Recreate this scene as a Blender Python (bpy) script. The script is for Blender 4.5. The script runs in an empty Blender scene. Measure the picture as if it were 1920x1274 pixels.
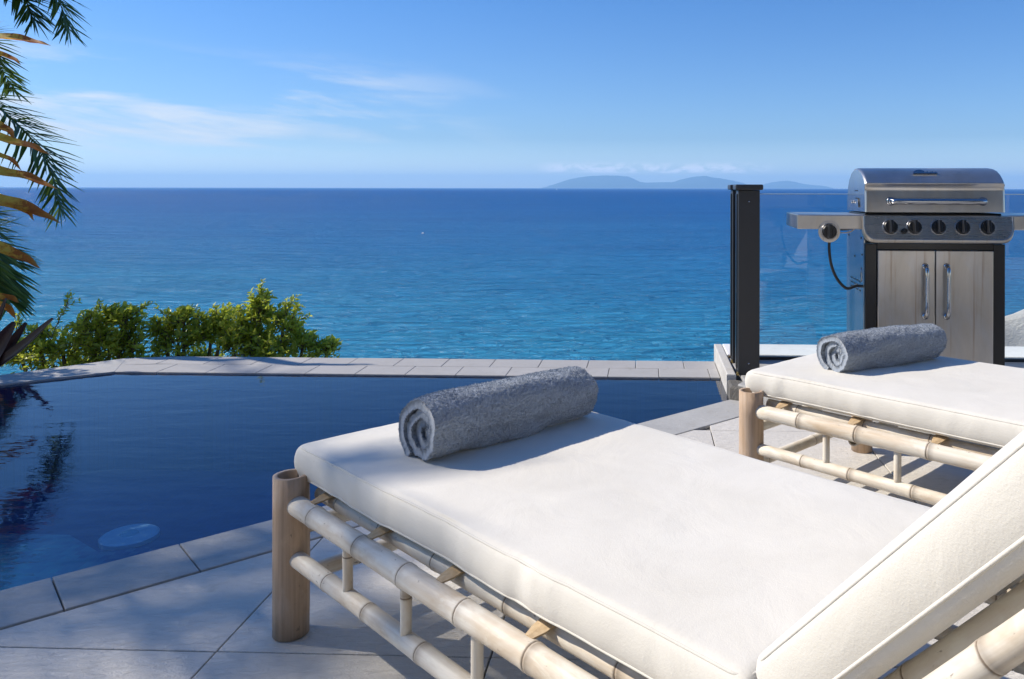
import bpy, bmesh, math, random
import numpy as np
from mathutils import Vector, Matrix

R = math.radians
random.seed(7)
rng = np.random.default_rng(7)
SC = bpy.context.scene
COL = SC.collection

# ------------------------------------------------------------------ camera
F, CX, CY, CH = 1523.0, 1160.0, 353.0, 1.06      # focal length, principal point (photo pixels), eye height
cam = bpy.data.cameras.new('camera')
cam.sensor_width = 36.0
cam.lens = F / 1920 * 36
cam.shift_x = -(CX - 960) / 1920
cam.shift_y = -(637 - CY) / 1920
cam.clip_start = 0.05
cam.clip_end = 200000
camo = bpy.data.objects.new('camera', cam)
camo.location = (0, 0, CH)
camo.rotation_euler = (R(90), R(-0.1), 0)
COL.objects.link(camo)
SC.camera = camo

# ------------------------------------------------------------------ light
SUN_EL, SUN_AZ = 41.0, -80.0                     # azimuth clockwise from +Y
world = bpy.data.worlds.new('World')
SC.world = world
world.use_nodes = True
WN = world.node_tree
for n in list(WN.nodes): WN.nodes.remove(n)

sun = bpy.data.lights.new('sun', 'SUN')
sun.energy = 5.0
sun.angle = R(0.55)
sun.color = (1.0, 0.91, 0.785)
suno = bpy.data.objects.new('sun', sun)
sd = Vector((math.sin(R(SUN_AZ)) * math.cos(R(SUN_EL)), math.cos(R(SUN_AZ)) * math.cos(R(SUN_EL)), math.sin(R(SUN_EL))))
suno.rotation_euler = sd.to_track_quat('Z', 'Y').to_euler()
suno.location = (-8, 2, 9)
COL.objects.link(suno)

SC.view_settings.view_transform = 'Standard'
SC.view_settings.look = 'None'
SC.view_settings.exposure = 0.22
SC.view_settings.gamma = 1.0
SC.view_settings.use_curve_mapping = False
SC.cycles.max_bounces = 8
SC.cycles.transparent_max_bounces = 24
SC.cycles.volume_bounces = 2
SC.cycles.use_denoising = True


# ------------------------------------------------------------------ node helper
class NT:
    def __init__(s, tree): s.t = tree
    def n(s, typ, ins=None, **kw):
        nd = s.t.nodes.new(typ)
        for k, v in kw.items(): setattr(nd, k, v)
        for k, v in (ins or {}).items(): s.put(nd.inputs[k], v)
        return nd
    def put(s, sock, v):
        if isinstance(v, bpy.types.NodeSocket): s.t.links.new(v, sock)
        elif isinstance(v, bpy.types.Node): s.t.links.new(v.outputs[0], sock)
        else: sock.default_value = v
    def math(s, op, a, b=0.0, c=None, clamp=False):
        nd = s.n('ShaderNodeMath', operation=op, use_clamp=clamp)
        s.put(nd.inputs[0], a); s.put(nd.inputs[1], b)
        if c is not None: s.put(nd.inputs[2], c)
        return nd.outputs[0]
    def noise(s, vec, scale=5, detail=4, rough=.55, dist=0.0):
        return s.n('ShaderNodeTexNoise', {'Vector': vec, 'Scale': scale, 'Detail': detail, 'Roughness': rough, 'Distortion': dist}).outputs[0]
    def voro(s, vec, scale=5, feature='F1', out=0):
        return s.n('ShaderNodeTexVoronoi', {'Vector': vec, 'Scale': scale}, feature=feature).outputs[out]
    def mapv(s, vec, scale=(1, 1, 1), rot=(0, 0, 0), loc=(0, 0, 0)):
        return s.n('ShaderNodeMapping', {'Vector': vec, 'Scale': scale, 'Rotation': rot, 'Location': loc}).outputs[0]
    def ramp(s, fac, stops):
        nd = s.n('ShaderNodeValToRGB', {'Fac': fac})
        e = nd.color_ramp.elements
        while len(e) < len(stops): e.new(0.5)
        for el, (p, c) in zip(e, stops):
            el.position = p
            el.color = (c, c, c, 1) if not hasattr(c, '__len__') else (*c, 1)
        return nd.outputs[0]
    def mix(s, f, a, b, typ='MIX'):
        nd = s.n('ShaderNodeMix', data_type='RGBA', blend_type=typ)
        s.put(nd.inputs[0], f)
        for i, v in ((6, a), (7, b)):
            s.put(nd.inputs[i], (*v, 1) if isinstance(v, tuple) and len(v) == 3 else v)
        return nd.outputs[2]
    def rng(s, v, a, b, c, d):
        return s.n('ShaderNodeMapRange', {'Value': v, 'From Min': a, 'From Max': b, 'To Min': c, 'To Max': d}).outputs[0]
    def bump(s, h, strength=.3, dist=.01, normal=None):
        ins = {'Height': h, 'Strength': strength, 'Distance': dist}
        if normal is not None: ins['Normal'] = normal
        return s.n('ShaderNodeBump', ins).outputs[0]
    def coord(s, which='Object'):
        return s.n('ShaderNodeTexCoord').outputs[which]
    def sep(s, v):
        return s.n('ShaderNodeSeparateXYZ', {0: v}).outputs
    def comb(s, x, y, z):
        return s.n('ShaderNodeCombineXYZ', {0: x, 1: y, 2: z}).outputs[0]


def material(name):
    m = bpy.data.materials.new(name)
    m.use_nodes = True
    t = m.node_tree
    return m, NT(t), t.nodes['Principled BSDF'], t.nodes['Material Output']


def plain(name, col, rough=.5, metal=0.0, spec=.5, coat=0.0, vary=.06):
    m, g, b, o = material(name)
    n = g.noise(g.coord(), 14, 5, .6)
    g.put(b.inputs['Base Color'], g.mix(n, tuple(c * (1 - vary * 2) for c in col), tuple(min(1, c * (1 + vary * 2)) for c in col)))
    g.put(b.inputs['Roughness'], g.rng(n, 0, 1, max(0, rough - .08), min(1, rough + .08)))
    b.inputs['Metallic'].default_value = metal
    b.inputs['Specular IOR Level'].default_value = spec
    b.inputs['Coat Weight'].default_value = coat
    return m


# ------------------------------------------------------------------ world: clear blue sky with thin cirrus
g = NT(WN)
sky = g.n('ShaderNodeTexSky', sky_type='NISHITA', sun_disc=False, sun_elevation=R(SUN_EL), sun_rotation=R(SUN_AZ) % (2 * math.pi),
          altitude=0.0, air_density=1.0, dust_density=0.25, ozone_density=3.0)
gen = g.coord('Generated')
sx, sy, sz = g.sep(gen)
hor = g.math('SQRT', g.math('ADD', g.math('MULTIPLY', sx, sx), g.math('MULTIPLY', sy, sy)))
az = g.math('ARCTAN2', sx, sy)                    # 0 straight out to sea, negative towards the sun
el = g.math('ARCTAN2', sz, hor)
tint = g.ramp(g.rng(el, 0.0, 0.30, 0, 1), [(0, (1, 1, 1)), (.2, (.5, .5, .5)), (1, (.3, .6, 1))])
te = tint.node.color_ramp.elements                # clean maritime air: bluer than the standard atmosphere
te[0].color = (1.46, 1.60, 1.92, 1); te[1].color = (.74, .96, 1.32, 1); te[2].color = (.42, .86, 1.40, 1)
skyc = g.mix(1.0, sky.outputs[0], tint, 'MULTIPLY')
# thin cirrus sheets, denser on the side the sun stands
cv = g.comb(g.math('MULTIPLY', az, 2.6), g.math('ADD', g.math('MULTIPLY', el, 17.0), g.math('MULTIPLY', az, 1.9)), 0.35)
c1 = g.noise(cv, 1.55, 7, .56, .5)
c2 = g.noise(g.comb(g.math('MULTIPLY', az, 9.0), g.math('MULTIPLY', el, 60.0), 2.0), 1.0, 6, .6, .3)
cir = g.math('ADD', g.math('MULTIPLY', c1, .75), g.math('MULTIPLY', c2, .25))
cir = g.n('ShaderNodeMapRange', {'Value': cir, 'From Min': .455, 'From Max': .67, 'To Min': 0, 'To Max': 1}, interpolation_type='SMOOTHSTEP').outputs[0]
side = g.n('ShaderNodeMapRange', {'Value': az, 'From Min': -.08, 'From Max': -.48, 'To Min': 0.0, 'To Max': 1}, interpolation_type='SMOOTHSTEP').outputs[0]
band = g.math('MULTIPLY', g.n('ShaderNodeMapRange', {'Value': el, 'From Min': .015, 'From Max': .055}, interpolation_type='SMOOTHSTEP').outputs[0],
              g.n('ShaderNodeMapRange', {'Value': el, 'From Min': .165, 'From Max': .105}, interpolation_type='SMOOTHSTEP').outputs[0])
cir = g.math('MULTIPLY', g.math('MULTIPLY', cir, band), g.math('MULTIPLY', side, .92))
# a row of small fair-weather cumulus low over the islands
pv = g.comb(g.math('MULTIPLY', az, 46.0), g.math('MULTIPLY', el, 95.0), 5.2)
p1 = g.noise(pv, 1.0, 6, .62, .2)
pb = g.math('MULTIPLY', g.n('ShaderNodeMapRange', {'Value': el, 'From Min': .0172, 'From Max': .0200}, interpolation_type='SMOOTHSTEP').outputs[0],
            g.n('ShaderNodeMapRange', {'Value': el, 'From Min': .034, 'From Max': .023}, interpolation_type='SMOOTHSTEP').outputs[0])
pc = g.math('MULTIPLY', g.n('ShaderNodeMapRange', {'Value': az, 'From Min': -.11, 'From Max': -.07}, interpolation_type='SMOOTHSTEP').outputs[0],
            g.n('ShaderNodeMapRange', {'Value': az, 'From Min': .20, 'From Max': .13}, interpolation_type='SMOOTHSTEP').outputs[0])
pc = g.math('ADD', g.math('MULTIPLY', pc, .95), .05)
cum = g.n('ShaderNodeMapRange', {'Value': p1, 'From Min': .40, 'From Max': .54, 'To Min': 0, 'To Max': 1.0}, interpolation_type='SMOOTHSTEP').outputs[0]
cum = g.math('MULTIPLY', g.math('MULTIPLY', cum, pb), pc)
skyc = g.mix(cir, skyc, (8.6, 8.9, 9.3))
skyc = g.mix(cum, skyc, (10.6, 10.7, 10.9))
bg = g.n('ShaderNodeBackground', {'Color': skyc, 'Strength': 0.09})
g.n('ShaderNodeOutputWorld', {'Surface': bg.outputs[0]})


# ------------------------------------------------------------------ geometry helpers
def link(o, parent=None):
    COL.objects.link(o)
    if parent is not None: o.parent = parent
    return o


def tag(o, label=None, cat=None, group=None, kind=None):
    if label: o['label'] = label
    if cat: o['category'] = cat
    if group: o['group'] = group
    if kind: o['kind'] = kind
    return o


def mesh(name, verts, faces, mat, smooth=False):
    me = bpy.data.meshes.new(name)
    me.from_pydata([tuple(v) for v in verts] if not isinstance(verts, np.ndarray) else verts.tolist(), [], faces)
    me.materials.append(mat)
    if smooth: me.polygons.foreach_set('use_smooth', [True] * len(me.polygons))
    me.update()
    return me


def obj(name, me, parent=None, loc=(0, 0, 0), rotz=0.0):
    o = bpy.data.objects.new(name, me)
    o.location = loc
    o.rotation_euler = (0, 0, rotz)
    return link(o, parent)


def empty(name, loc, rotz=0.0):
    o = bpy.data.objects.new(name, None)
    o.location = loc
    o.rotation_euler = (0, 0, rotz)
    o.empty_display_size = .1
    return link(o)


def attr(me, name, vals):
    a = me.attributes.new(name, 'FLOAT', 'POINT')
    a.data.foreach_set('value', np.asarray(vals, dtype=np.float32))


def box(name, lo, hi, mat, parent=None, bevel=0.004, seg=2):
    """A bevelled block between two corners, with its origin at the centre of its base."""
    lo, hi = Vector(lo), Vector(hi)
    c = Vector(((lo.x + hi.x) / 2, (lo.y + hi.y) / 2, lo.z))
    bm = bmesh.new()
    bmesh.ops.create_cube(bm, size=1)
    for v in bm.verts:
        v.co = Vector((v.co.x * (hi.x - lo.x), v.co.y * (hi.y - lo.y), (v.co.z + .5) * (hi.z - lo.z)))
    if bevel > 0:
        bmesh.ops.bevel(bm, geom=bm.edges[:], offset=bevel, segments=seg, affect='EDGES', profile=.5)
    me = bpy.data.meshes.new(name)
    bm.to_mesh(me); bm.free()
    me.materials.append(mat)
    return obj(name, me, parent, c)


def prism(name, poly, z0, z1, mat, parent=None, bevel=0.0):
    """A block with polygon outline (counter-clockwise)."""
    cx = sum(p[0] for p in poly) / len(poly); cy = sum(p[1] for p in poly) / len(poly)
    bm = bmesh.new()
    lo = [bm.verts.new((p[0] - cx, p[1] - cy, 0)) for p in poly]
    hi = [bm.verts.new((p[0] - cx, p[1] - cy, z1 - z0)) for p in poly]
    n = len(poly)
    bm.faces.new(lo[::-1]); top = bm.faces.new(hi)
    for i in range(n): bm.faces.new((lo[i], lo[(i + 1) % n], hi[(i + 1) % n], hi[i]))
    bmesh.ops.recalc_face_normals(bm, faces=bm.faces[:])
    if bevel > 0: bmesh.ops.bevel(bm, geom=list(top.edges), offset=bevel, segments=2, affect='EDGES', profile=.5)
    me = bpy.data.meshes.new(name)
    bm.to_mesh(me); bm.free()
    me.materials.append(mat)
    return obj(name, me, parent, (cx, cy, z0))


def tube_geo(pts, rads, k=10, caps=True):
    pts = [Vector(p) for p in pts]
    V, Fc = [], []
    n = len(pts)
    up = None
    for i, p in enumerate(pts):
        t = (pts[min(i + 1, n - 1)] - pts[max(i - 1, 0)]).normalized()
        if up is None: up = t.orthogonal().normalized()
        else:
            up = up - t * up.dot(t)
            up = up.normalized() if up.length > 1e-6 else t.orthogonal().normalized()
        b = t.cross(up)
        r = rads[i] if hasattr(rads, '__len__') else rads
        for j in range(k):
            a = 2 * math.pi * j / k
            V.append(p + (up * math.cos(a) + b * math.sin(a)) * r)
    for i in range(n - 1):
        for j in range(k):
            Fc.append((i * k + j, i * k + (j + 1) % k, (i + 1) * k + (j + 1) % k, (i + 1) * k + j))
    if caps:
        Fc.append(tuple(range(k))[::-1]); Fc.append(tuple((n - 1) * k + j for j in range(k)))
    return V, Fc


def tube(name, pts, rads, mat, parent=None, k=10):
    V, Fc = tube_geo(pts, rads, k)
    o = Vector(pts[0])
    return obj(name, mesh(name, [v - o for v in V], Fc, mat, True), parent, o)


def smooth_path(pts, n):
    """Catmull-Rom through the points."""
    P = [Vector(p) for p in pts]
    P = [P[0] * 2 - P[1]] + P + [P[-1] * 2 - P[-2]]
    out = []
    segs = len(P) - 3
    for i in range(n):
        u = i / (n - 1) * segs
        k = min(int(u), segs - 1); t = u - k
        a, b, c, d = P[k], P[k + 1], P[k + 2], P[k + 3]
        out.append(.5 * ((2 * b) + (c - a) * t + (2 * a - 5 * b + 4 * c - d) * t * t + (3 * b - a - 3 * c + d) * t ** 3))
    return out


def vnoise(p, seed=0):
    """Vectorised value noise in [0, 1]; p is (n, 3)."""
    p = np.asarray(p, dtype=np.float64) + seed * 17.31
    i = np.floor(p).astype(np.int64); f = p - i
    f = f * f * (3 - 2 * f)
    def h(a, b, c):
        x = (a * 374761393 + b * 668265263 + c * 2147483647 + seed * 974711) & 0x7fffffff
        x = ((x ^ (x >> 13)) * 1274126177) & 0x7fffffff
        return ((x ^ (x >> 16)) & 0xffff) / 65535.0
    r = 0
    for dx in (0, 1):
        for dy in (0, 1):
            for dz in (0, 1):
                w = (f[:, 0] if dx else 1 - f[:, 0]) * (f[:, 1] if dy else 1 - f[:, 1]) * (f[:, 2] if dz else 1 - f[:, 2])
                r = r + w * h(i[:, 0] + dx, i[:, 1] + dy, i[:, 2] + dz)
    return r


def at(px, py, Y):
    """A photo pixel at a known distance Y."""
    return Vector(((px - CX) * Y / F, Y, CH - (py - CY) * Y / F))


# ------------------------------------------------------------------ materials
def stone_mat(name, c0, c1, rough=.62, relief=.8, scale=1.0):
    m, g, b, o = material(name)
    co = g.coord('Object')
    wco = g.n('ShaderNodeNewGeometry').outputs['Position']
    rnd = g.n('ShaderNodeObjectInfo').outputs['Random']
    off = g.n('ShaderNodeVectorMath', {0: wco, 1: g.comb(g.math('MULTIPLY', rnd, 31.0), g.math('MULTIPLY', rnd, 17.0), 0)}, operation='ADD').outputs[0]
    big = g.noise(off, 3.2 * scale, 5, .6, .6)
    rot = g.mapv(off, (1, 3.2, 1), (0, 0, R(35)))
    cleft = g.noise(rot, 22 * scale, 7, .62, .9)
    fine = g.noise(off, 210, 3, .6)
    col = g.mix(g.rng(big, .3, .7, 0, 1), c0, c1)
    col = g.mix(g.rng(cleft, .35, .75, 0, .35), col, tuple(c * .8 for c in c0))
    col = g.mix(g.math('MULTIPLY', rnd, .5), col, tuple(c * .80 for c in c1))
    spots = g.rng(g.noise(off, 9, 6, .7, .4), .58, .74, 0, .5)
    col = g.mix(spots, col, (c0[0] * .72, c0[1] * .66, c0[2] * .56))
    g.put(b.inputs['Base Color'], col)
    g.put(b.inputs['Roughness'], g.rng(cleft, .3, .7, rough - .1, rough + .12))
    h = g.math('ADD', g.math('MULTIPLY', cleft, 1.0), g.math('MULTIPLY', fine, .22))
    g.put(b.inputs['Normal'], g.bump(h, relief, .010))
    return m


M = {}
M['tile'] = stone_mat('limestone_tile', (.62, .59, .54), (.70, .67, .615))
M['coping'] = stone_mat('grey_coping_stone', (.38, .375, .36), (.47, .465, .445), relief=.5)
M['far_coping'] = stone_mat('pale_coping_stone', (.36, .35, .335), (.45, .435, .415), relief=.3)
M['slab'] = stone_mat('weathered_slab', (.33, .325, .31), (.46, .45, .43), relief=.5, scale=1.6)
M['grout'] = plain('dark_grout', (.09, .085, .08), .9, vary=.2)
M['white_render'] = stone_mat('white_render', (.70, .69, .67), (.80, .79, .77), relief=.2, scale=2)
M['kerb'] = stone_mat('weathered_kerb', (.50, .48, .44), (.62, .60, .56), relief=.4, scale=3)
M['slate'] = stone_mat('dark_slate', (.10, .095, .085), (.20, .185, .16), relief=1.0, scale=2)
M['earth'] = stone_mat('hillside_soil', (.10, .085, .05), (.07, .09, .035), .9, .8, .3)
M['rock'] = stone_mat('bleached_rock', (.42, .40, .37), (.66, .64, .61), .8, 1.0, 1.3)
M['house_wall'] = stone_mat('house_render', (.55, .47, .37), (.62, .54, .44), .8, .2)
M['dark_metal'] = plain('charcoal_powder_coat', (.028, .030, .034), .38, 0.0, .5)
M['black'] = plain('black_enamel', (.012, .012, .013), .32)
M['rubber'] = plain('black_rubber', (.014, .014, .015), .55)
M['brass'] = plain('brass', (.55, .40, .16), .35, 1.0)
M['chrome'] = plain('chrome', (.44, .45, .47), .12, 1.0, vary=.02)
M['wire'] = plain('tan_wire', (.55, .42, .26), .5)


def steel_mat(name, col, rough, stains, brush_axis=0):
    m, g, b, o = material(name)
    co = g.coord('Object')
    sc = (2, 220, 220) if brush_axis == 0 else (220, 220, 2)
    br = g.noise(g.mapv(co, sc), 1.0, 3, .6)
    cloud = g.noise(g.mapv(co, (2.5, 2.5, 1.1)), 2.2, 5, .6, .8)
    c = g.mix(g.rng(cloud, .3, .7, 0, 1), tuple(v * .72 for v in col), col)
    hz = g.noise(g.mapv(co, (3, 3, 1.3), (0, 0, 0), (4, 2, 1)), 2.0, 4, .6, 1.2)
    c = g.mix(g.rng(hz, .42, .68, 0, .5), c, (col[0] * .82, col[1] * .93, col[2] * 1.12))
    if stains > 0:
        x, y, z = g.sep(co)
        st = g.noise(g.comb(g.math('MULTIPLY', x, 38.0), 0.0, g.math('MULTIPLY', z, 1.2)), 1.0, 4, .7, .25)
        st = g.rng(st, .56, .72, 0, stains)
        c = g.mix(st, c, (.30, .19, .10))
        b.inputs['Metallic'].default_value = .9
        g.put(b.inputs['Metallic'], g.math('SUBTRACT', .93, g.math('MULTIPLY', st, .6)))
    else:
        b.inputs['Metallic'].default_value = .95
    g.put(b.inputs['Base Color'], c)
    g.put(b.inputs['Roughness'], g.math('ADD', g.rng(br, .3, .7, rough - .02, rough + .03), g.math('MULTIPLY', cloud, .08)))
    g.put(b.inputs['Normal'], g.bump(br, .018, .002))
    b.inputs['Anisotropic'].default_value = .4
    return m


M['steel'] = steel_mat('brushed_steel', (.60, .57, .53), .26, 0)
M['door_steel'] = steel_mat('stained_door_steel', (.58, .54, .49), .30, .55, 2)
M['panel_steel'] = steel_mat('control_panel_steel', (.50, .48, .46), .24, 0)
M['lip_steel'] = steel_mat('stained_lip_steel', (.62, .57, .50), .30, .8, 2)
M['side_steel'] = steel_mat('side_panel_steel', (.50, .53, .56), .16, 0, 2)


def fabric_mat():
    m, g, b, o = material('off_white_canvas')
    co = g.coord('Object')
    soil = g.noise(co, 4.5, 6, .6, .5)
    fuzz = g.noise(co, 240, 3, .65)
    c = g.mix(g.rng(soil, .35, .7, 0, 1), (.735, .705, .635), (.67, .64, .57))
    spk = g.rng(g.noise(co, 36, 2, .5), .775, .80, 0, .45)
    c = g.mix(spk, c, (.42, .34, .25))
    g.put(b.inputs['Base Color'], c)
    b.inputs['Roughness'].default_value = .88
    b.inputs['Specular IOR Level'].default_value = .2
    b.inputs['Sheen Weight'].default_value = .15
    nap = g.noise(g.mapv(co, (1, 2.2, 1)), 420, 2, .6)
    h = g.math('ADD', nap, fuzz)
    n1 = g.bump(h, .30, .0016)
    g.put(b.inputs['Normal'], g.bump(g.noise(co, 6, 5, .5, .8), .22, .02, n1))
    return m


M['canvas'] = fabric_mat()


def towel_mat():
    m, g, b, o = material('slate_terry_cloth')
    co = g.coord('Object')
    a = g.n('ShaderNodeAttribute', attribute_name='pile').outputs['Fac']
    n = g.noise(co, 260, 3, .6)
    big = g.noise(co, 18, 4, .6)
    c = g.mix(g.rng(a, .15, .85, 0, 1), (.225, .262, .315), (.36, .41, .475))
    c = g.mix(g.rng(big, .3, .7, 0, .35), c, (.20, .225, .26))
    g.put(b.inputs['Base Color'], c)
    b.inputs['Roughness'].default_value = .95
    b.inputs['Specular IOR Level'].default_value = .1
    b.inputs['Sheen Weight'].default_value = .4
    b.inputs['Sheen Roughness'].default_value = .5
    g.put(b.inputs['Normal'], g.bump(n, .55, .004))
    return m


M['towel'] = towel_mat()


def bamboo_mat(name, c_a, c_b, stain, gloss):
    m, g, b, o = material(name)
    co = g.coord('Object')
    ring = g.n('ShaderNodeAttribute', attribute_name='ring').outputs['Fac']
    rnd = g.n('ShaderNodeObjectInfo').outputs['Random']
    off = g.n('ShaderNodeVectorMath', {0: co, 1: g.comb(0, 0, g.math('MULTIPLY', rnd, 9.0))}, operation='ADD').outputs[0]
    fib = g.noise(g.mapv(off, (120, 120, 2.5)), 1.0, 4, .6)
    pat = g.noise(g.mapv(off, (12, 12, 5)), 1.0, 5, .6, .6)
    c = g.mix(g.rng(fib, .35, .7, 0, 1), c_a, c_b)
    c = g.mix(g.rng(pat, .46, .74, 0, .8), c, stain)
    wh = g.noise(g.mapv(off, (30, 30, 9), (0, 0, 0), (3, 1, 7)), 1.0, 5, .65, .5)
    c = g.mix(g.rng(wh, .52, .72, 0, .6), c, tuple(min(.86, v * 1.22) for v in c_a))
    spk = g.rng(g.noise(g.mapv(off, (90, 90, 40)), 1.0, 3, .6), .69, .75, 0, .7)
    c = g.mix(spk, c, (.16, .12, .085))
    c = g.mix(ring, c, (.13, .085, .05))
    g.put(b.inputs['Base Color'], c)
    g.put(b.inputs['Roughness'], g.rng(fib, .3, .7, gloss, gloss + .15))
    g.put(b.inputs['Normal'], g.bump(g.math('ADD', fib, g.math('MULTIPLY', pat, .5)), .16, .003))
    return m


M['bamboo'] = bamboo_mat('pale_bamboo', (.74, .69, .60), (.66, .59, .48), (.47, .33, .18), .48)
M['split'] = bamboo_mat('split_bamboo', (.55, .42, .26), (.46, .33, .19), (.36, .23, .11), .5)
M['leg'] = bamboo_mat('weathered_bamboo_leg', (.51, .36, .24), (.36, .245, .155), (.52, .43, .35), .62)


def leaf_mat(name, c0, c1, rough=.42, trans=.25):
    m, g, b, o = material(name)
    v = g.n('ShaderNodeAttribute', attribute_name='tone').outputs['Fac']
    n = g.noise(g.coord(), 9, 3, .6)
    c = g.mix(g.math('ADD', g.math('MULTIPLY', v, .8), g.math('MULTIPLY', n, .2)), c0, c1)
    g.put(b.inputs['Base Color'], c)
    b.inputs['Roughness'].default_value = rough
    b.inputs['Specular IOR Level'].default_value = .5
    tr = g.n('ShaderNodeBsdfTranslucent', {'Color': c})
    mx = g.n('ShaderNodeMixShader', {0: trans, 1: b.outputs[0], 2: tr.outputs[0]})
    g.put(o.inputs['Surface'], mx.outputs[0])
    return m


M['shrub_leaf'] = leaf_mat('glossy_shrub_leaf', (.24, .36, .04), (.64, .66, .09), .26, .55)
M['palm_leaf'] = leaf_mat('palm_leaflet', (.035, .085, .018), (.15, .24, .04), .36, .34)
M['bark'] = plain('twig_bark', (.17, .125, .085), .85, vary=.2)
M['palm_bark'] = plain('palm_trunk_bark', (.22, .19, .155), .9, vary=.2)
M['burgundy'] = leaf_mat('burgundy_leaf', (.035, .014, .014), (.10, .055, .055), .35, .12)


def strap_mat():
    m, g, b, o = material('drying_strap_leaf')
    t = g.n('ShaderNodeAttribute', attribute_name='tone').outputs['Fac']
    co = g.coord()
    n = g.noise(co, 26, 5, .65, .6)
    f = g.math('ADD', t, g.math('MULTIPLY', g.math('SUBTRACT', n, .5), .55))
    c = g.ramp(f, [(0.0, (.62, .52, .06)), (.45, (.86, .62, .11)), (.60, (.82, .42, .06)), (.68, (.46, .12, .02)), (.85, (.66, .22, .03)), (1.0, (.52, .24, .07))])
    g.put(b.inputs['Base Color'], c)
    b.inputs['Roughness'].default_value = .45
    tr = g.n('ShaderNodeBsdfTranslucent', {'Color': c})
    mx = g.n('ShaderNodeMixShader', {0: .6, 1: b.outputs[0], 2: tr.outputs[0]})
    g.put(o.inputs['Surface'], mx.outputs[0])
    return m


M['strap'] = strap_mat()


def clear_mat(name, tint, ior, rough, bump_fn=None, boost=1.0):
    """Clear sheet: Fresnel reflection over a lightly tinted see-through body."""
    m, g, b, o = material(name)
    m.node_tree.nodes.remove(b)
    fr = g.n('ShaderNodeFresnel', {'IOR': ior})
    gl = g.n('ShaderNodeBsdfGlossy', {'Color': (1, 1, 1, 1), 'Roughness': rough})
    if bump_fn is not None:
        nb = bump_fn(g)
        g.put(fr.inputs['Normal'], nb); g.put(gl.inputs['Normal'], nb)
    tp = g.n('ShaderNodeBsdfTransparent', {'Color': (*tint, 1)})
    mx = g.n('ShaderNodeMixShader', {0: g.math('MULTIPLY', fr.outputs[0], boost, clamp=True), 1: tp.outputs[0], 2: gl.outputs[0]})
    g.put(o.inputs['Surface'], mx.outputs[0])
    return m


def pool_bump(g):
    p = g.n('ShaderNodeNewGeometry').outputs['Position']
    a = g.noise(g.mapv(p, (1, 2.6, 1), (0, 0, R(8))), 3.2, 3, .5, .5)
    c = g.noise(g.mapv(p, (1, 2.2, 1), (0, 0, R(-14))), 13, 3, .5, .4)
    return g.bump(g.math('ADD', a, g.math('MULTIPLY', c, .20)), .055, .03)


M['pool_water'] = clear_mat('pool_water', (.58, .80, .94), 1.333, 0.0, pool_bump)
M['glass'] = clear_mat('balustrade_glass', (.90, .965, .965), 1.5, 0.0, None, 1.5)
M['glass_edge'] = plain('glass_edge_glint', (.62, .74, .74), .15)  # pale colour stands in for the light a polished edge catches


def pool_tile_mat(name, c0, c1):
    m, g, b, o = material(name)
    p = g.n('ShaderNodeNewGeometry').outputs['Position']
    br = g.n('ShaderNodeTexBrick', {'Vector': p, 'Color1': (*c0, 1), 'Color2': (*c1, 1), 'Mortar': (*[v * .7 for v in c0], 1), 'Scale': 20.0,
                                    'Mortar Size': .02, 'Brick Width': .5, 'Row Height': .5}, offset=0.0)
    big = g.noise(p, 3, 4, .6)
    g.put(b.inputs['Base Color'], g.mix(g.rng(big, .3, .7, 0, .4), br.outputs[0], tuple(v * .7 for v in c1)))
    b.inputs['Roughness'].default_value = .3
    return m


M['pool_tile'] = pool_tile_mat('deep_blue_mosaic', (.016, .062, .25), (.024, .082, .31))
M['waterline'] = pool_tile_mat('waterline_tile', (.12, .17, .34), (.15, .20, .38))


def step_mat():
    """Step mosaic; less absorption in shallow water is painted as turquoise fading to blue."""
    m, g, b, o = material('step_shallow_tint')
    p = g.n('ShaderNodeNewGeometry').outputs['Position']
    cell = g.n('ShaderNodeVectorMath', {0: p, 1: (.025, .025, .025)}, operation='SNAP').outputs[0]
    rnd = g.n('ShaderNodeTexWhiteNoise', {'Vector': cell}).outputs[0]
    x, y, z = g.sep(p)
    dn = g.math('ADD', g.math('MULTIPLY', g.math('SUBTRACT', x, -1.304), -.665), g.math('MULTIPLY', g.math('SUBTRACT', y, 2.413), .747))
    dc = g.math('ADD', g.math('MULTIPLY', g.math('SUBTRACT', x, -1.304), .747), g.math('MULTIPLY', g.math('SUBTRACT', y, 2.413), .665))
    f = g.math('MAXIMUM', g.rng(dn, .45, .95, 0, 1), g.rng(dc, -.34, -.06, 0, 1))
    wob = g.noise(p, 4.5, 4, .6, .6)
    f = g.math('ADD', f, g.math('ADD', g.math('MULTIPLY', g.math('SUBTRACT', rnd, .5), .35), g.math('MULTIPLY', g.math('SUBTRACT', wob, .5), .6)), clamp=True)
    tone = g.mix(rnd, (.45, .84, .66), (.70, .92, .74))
    g.put(b.inputs['Base Color'], g.mix(f, tone, (.020, .072, .28)))  # painted turquoise stands in for shallow water absorbing less light
    b.inputs['Roughness'].default_value = .3
    return m


M['step_tile'] = step_mat()


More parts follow.
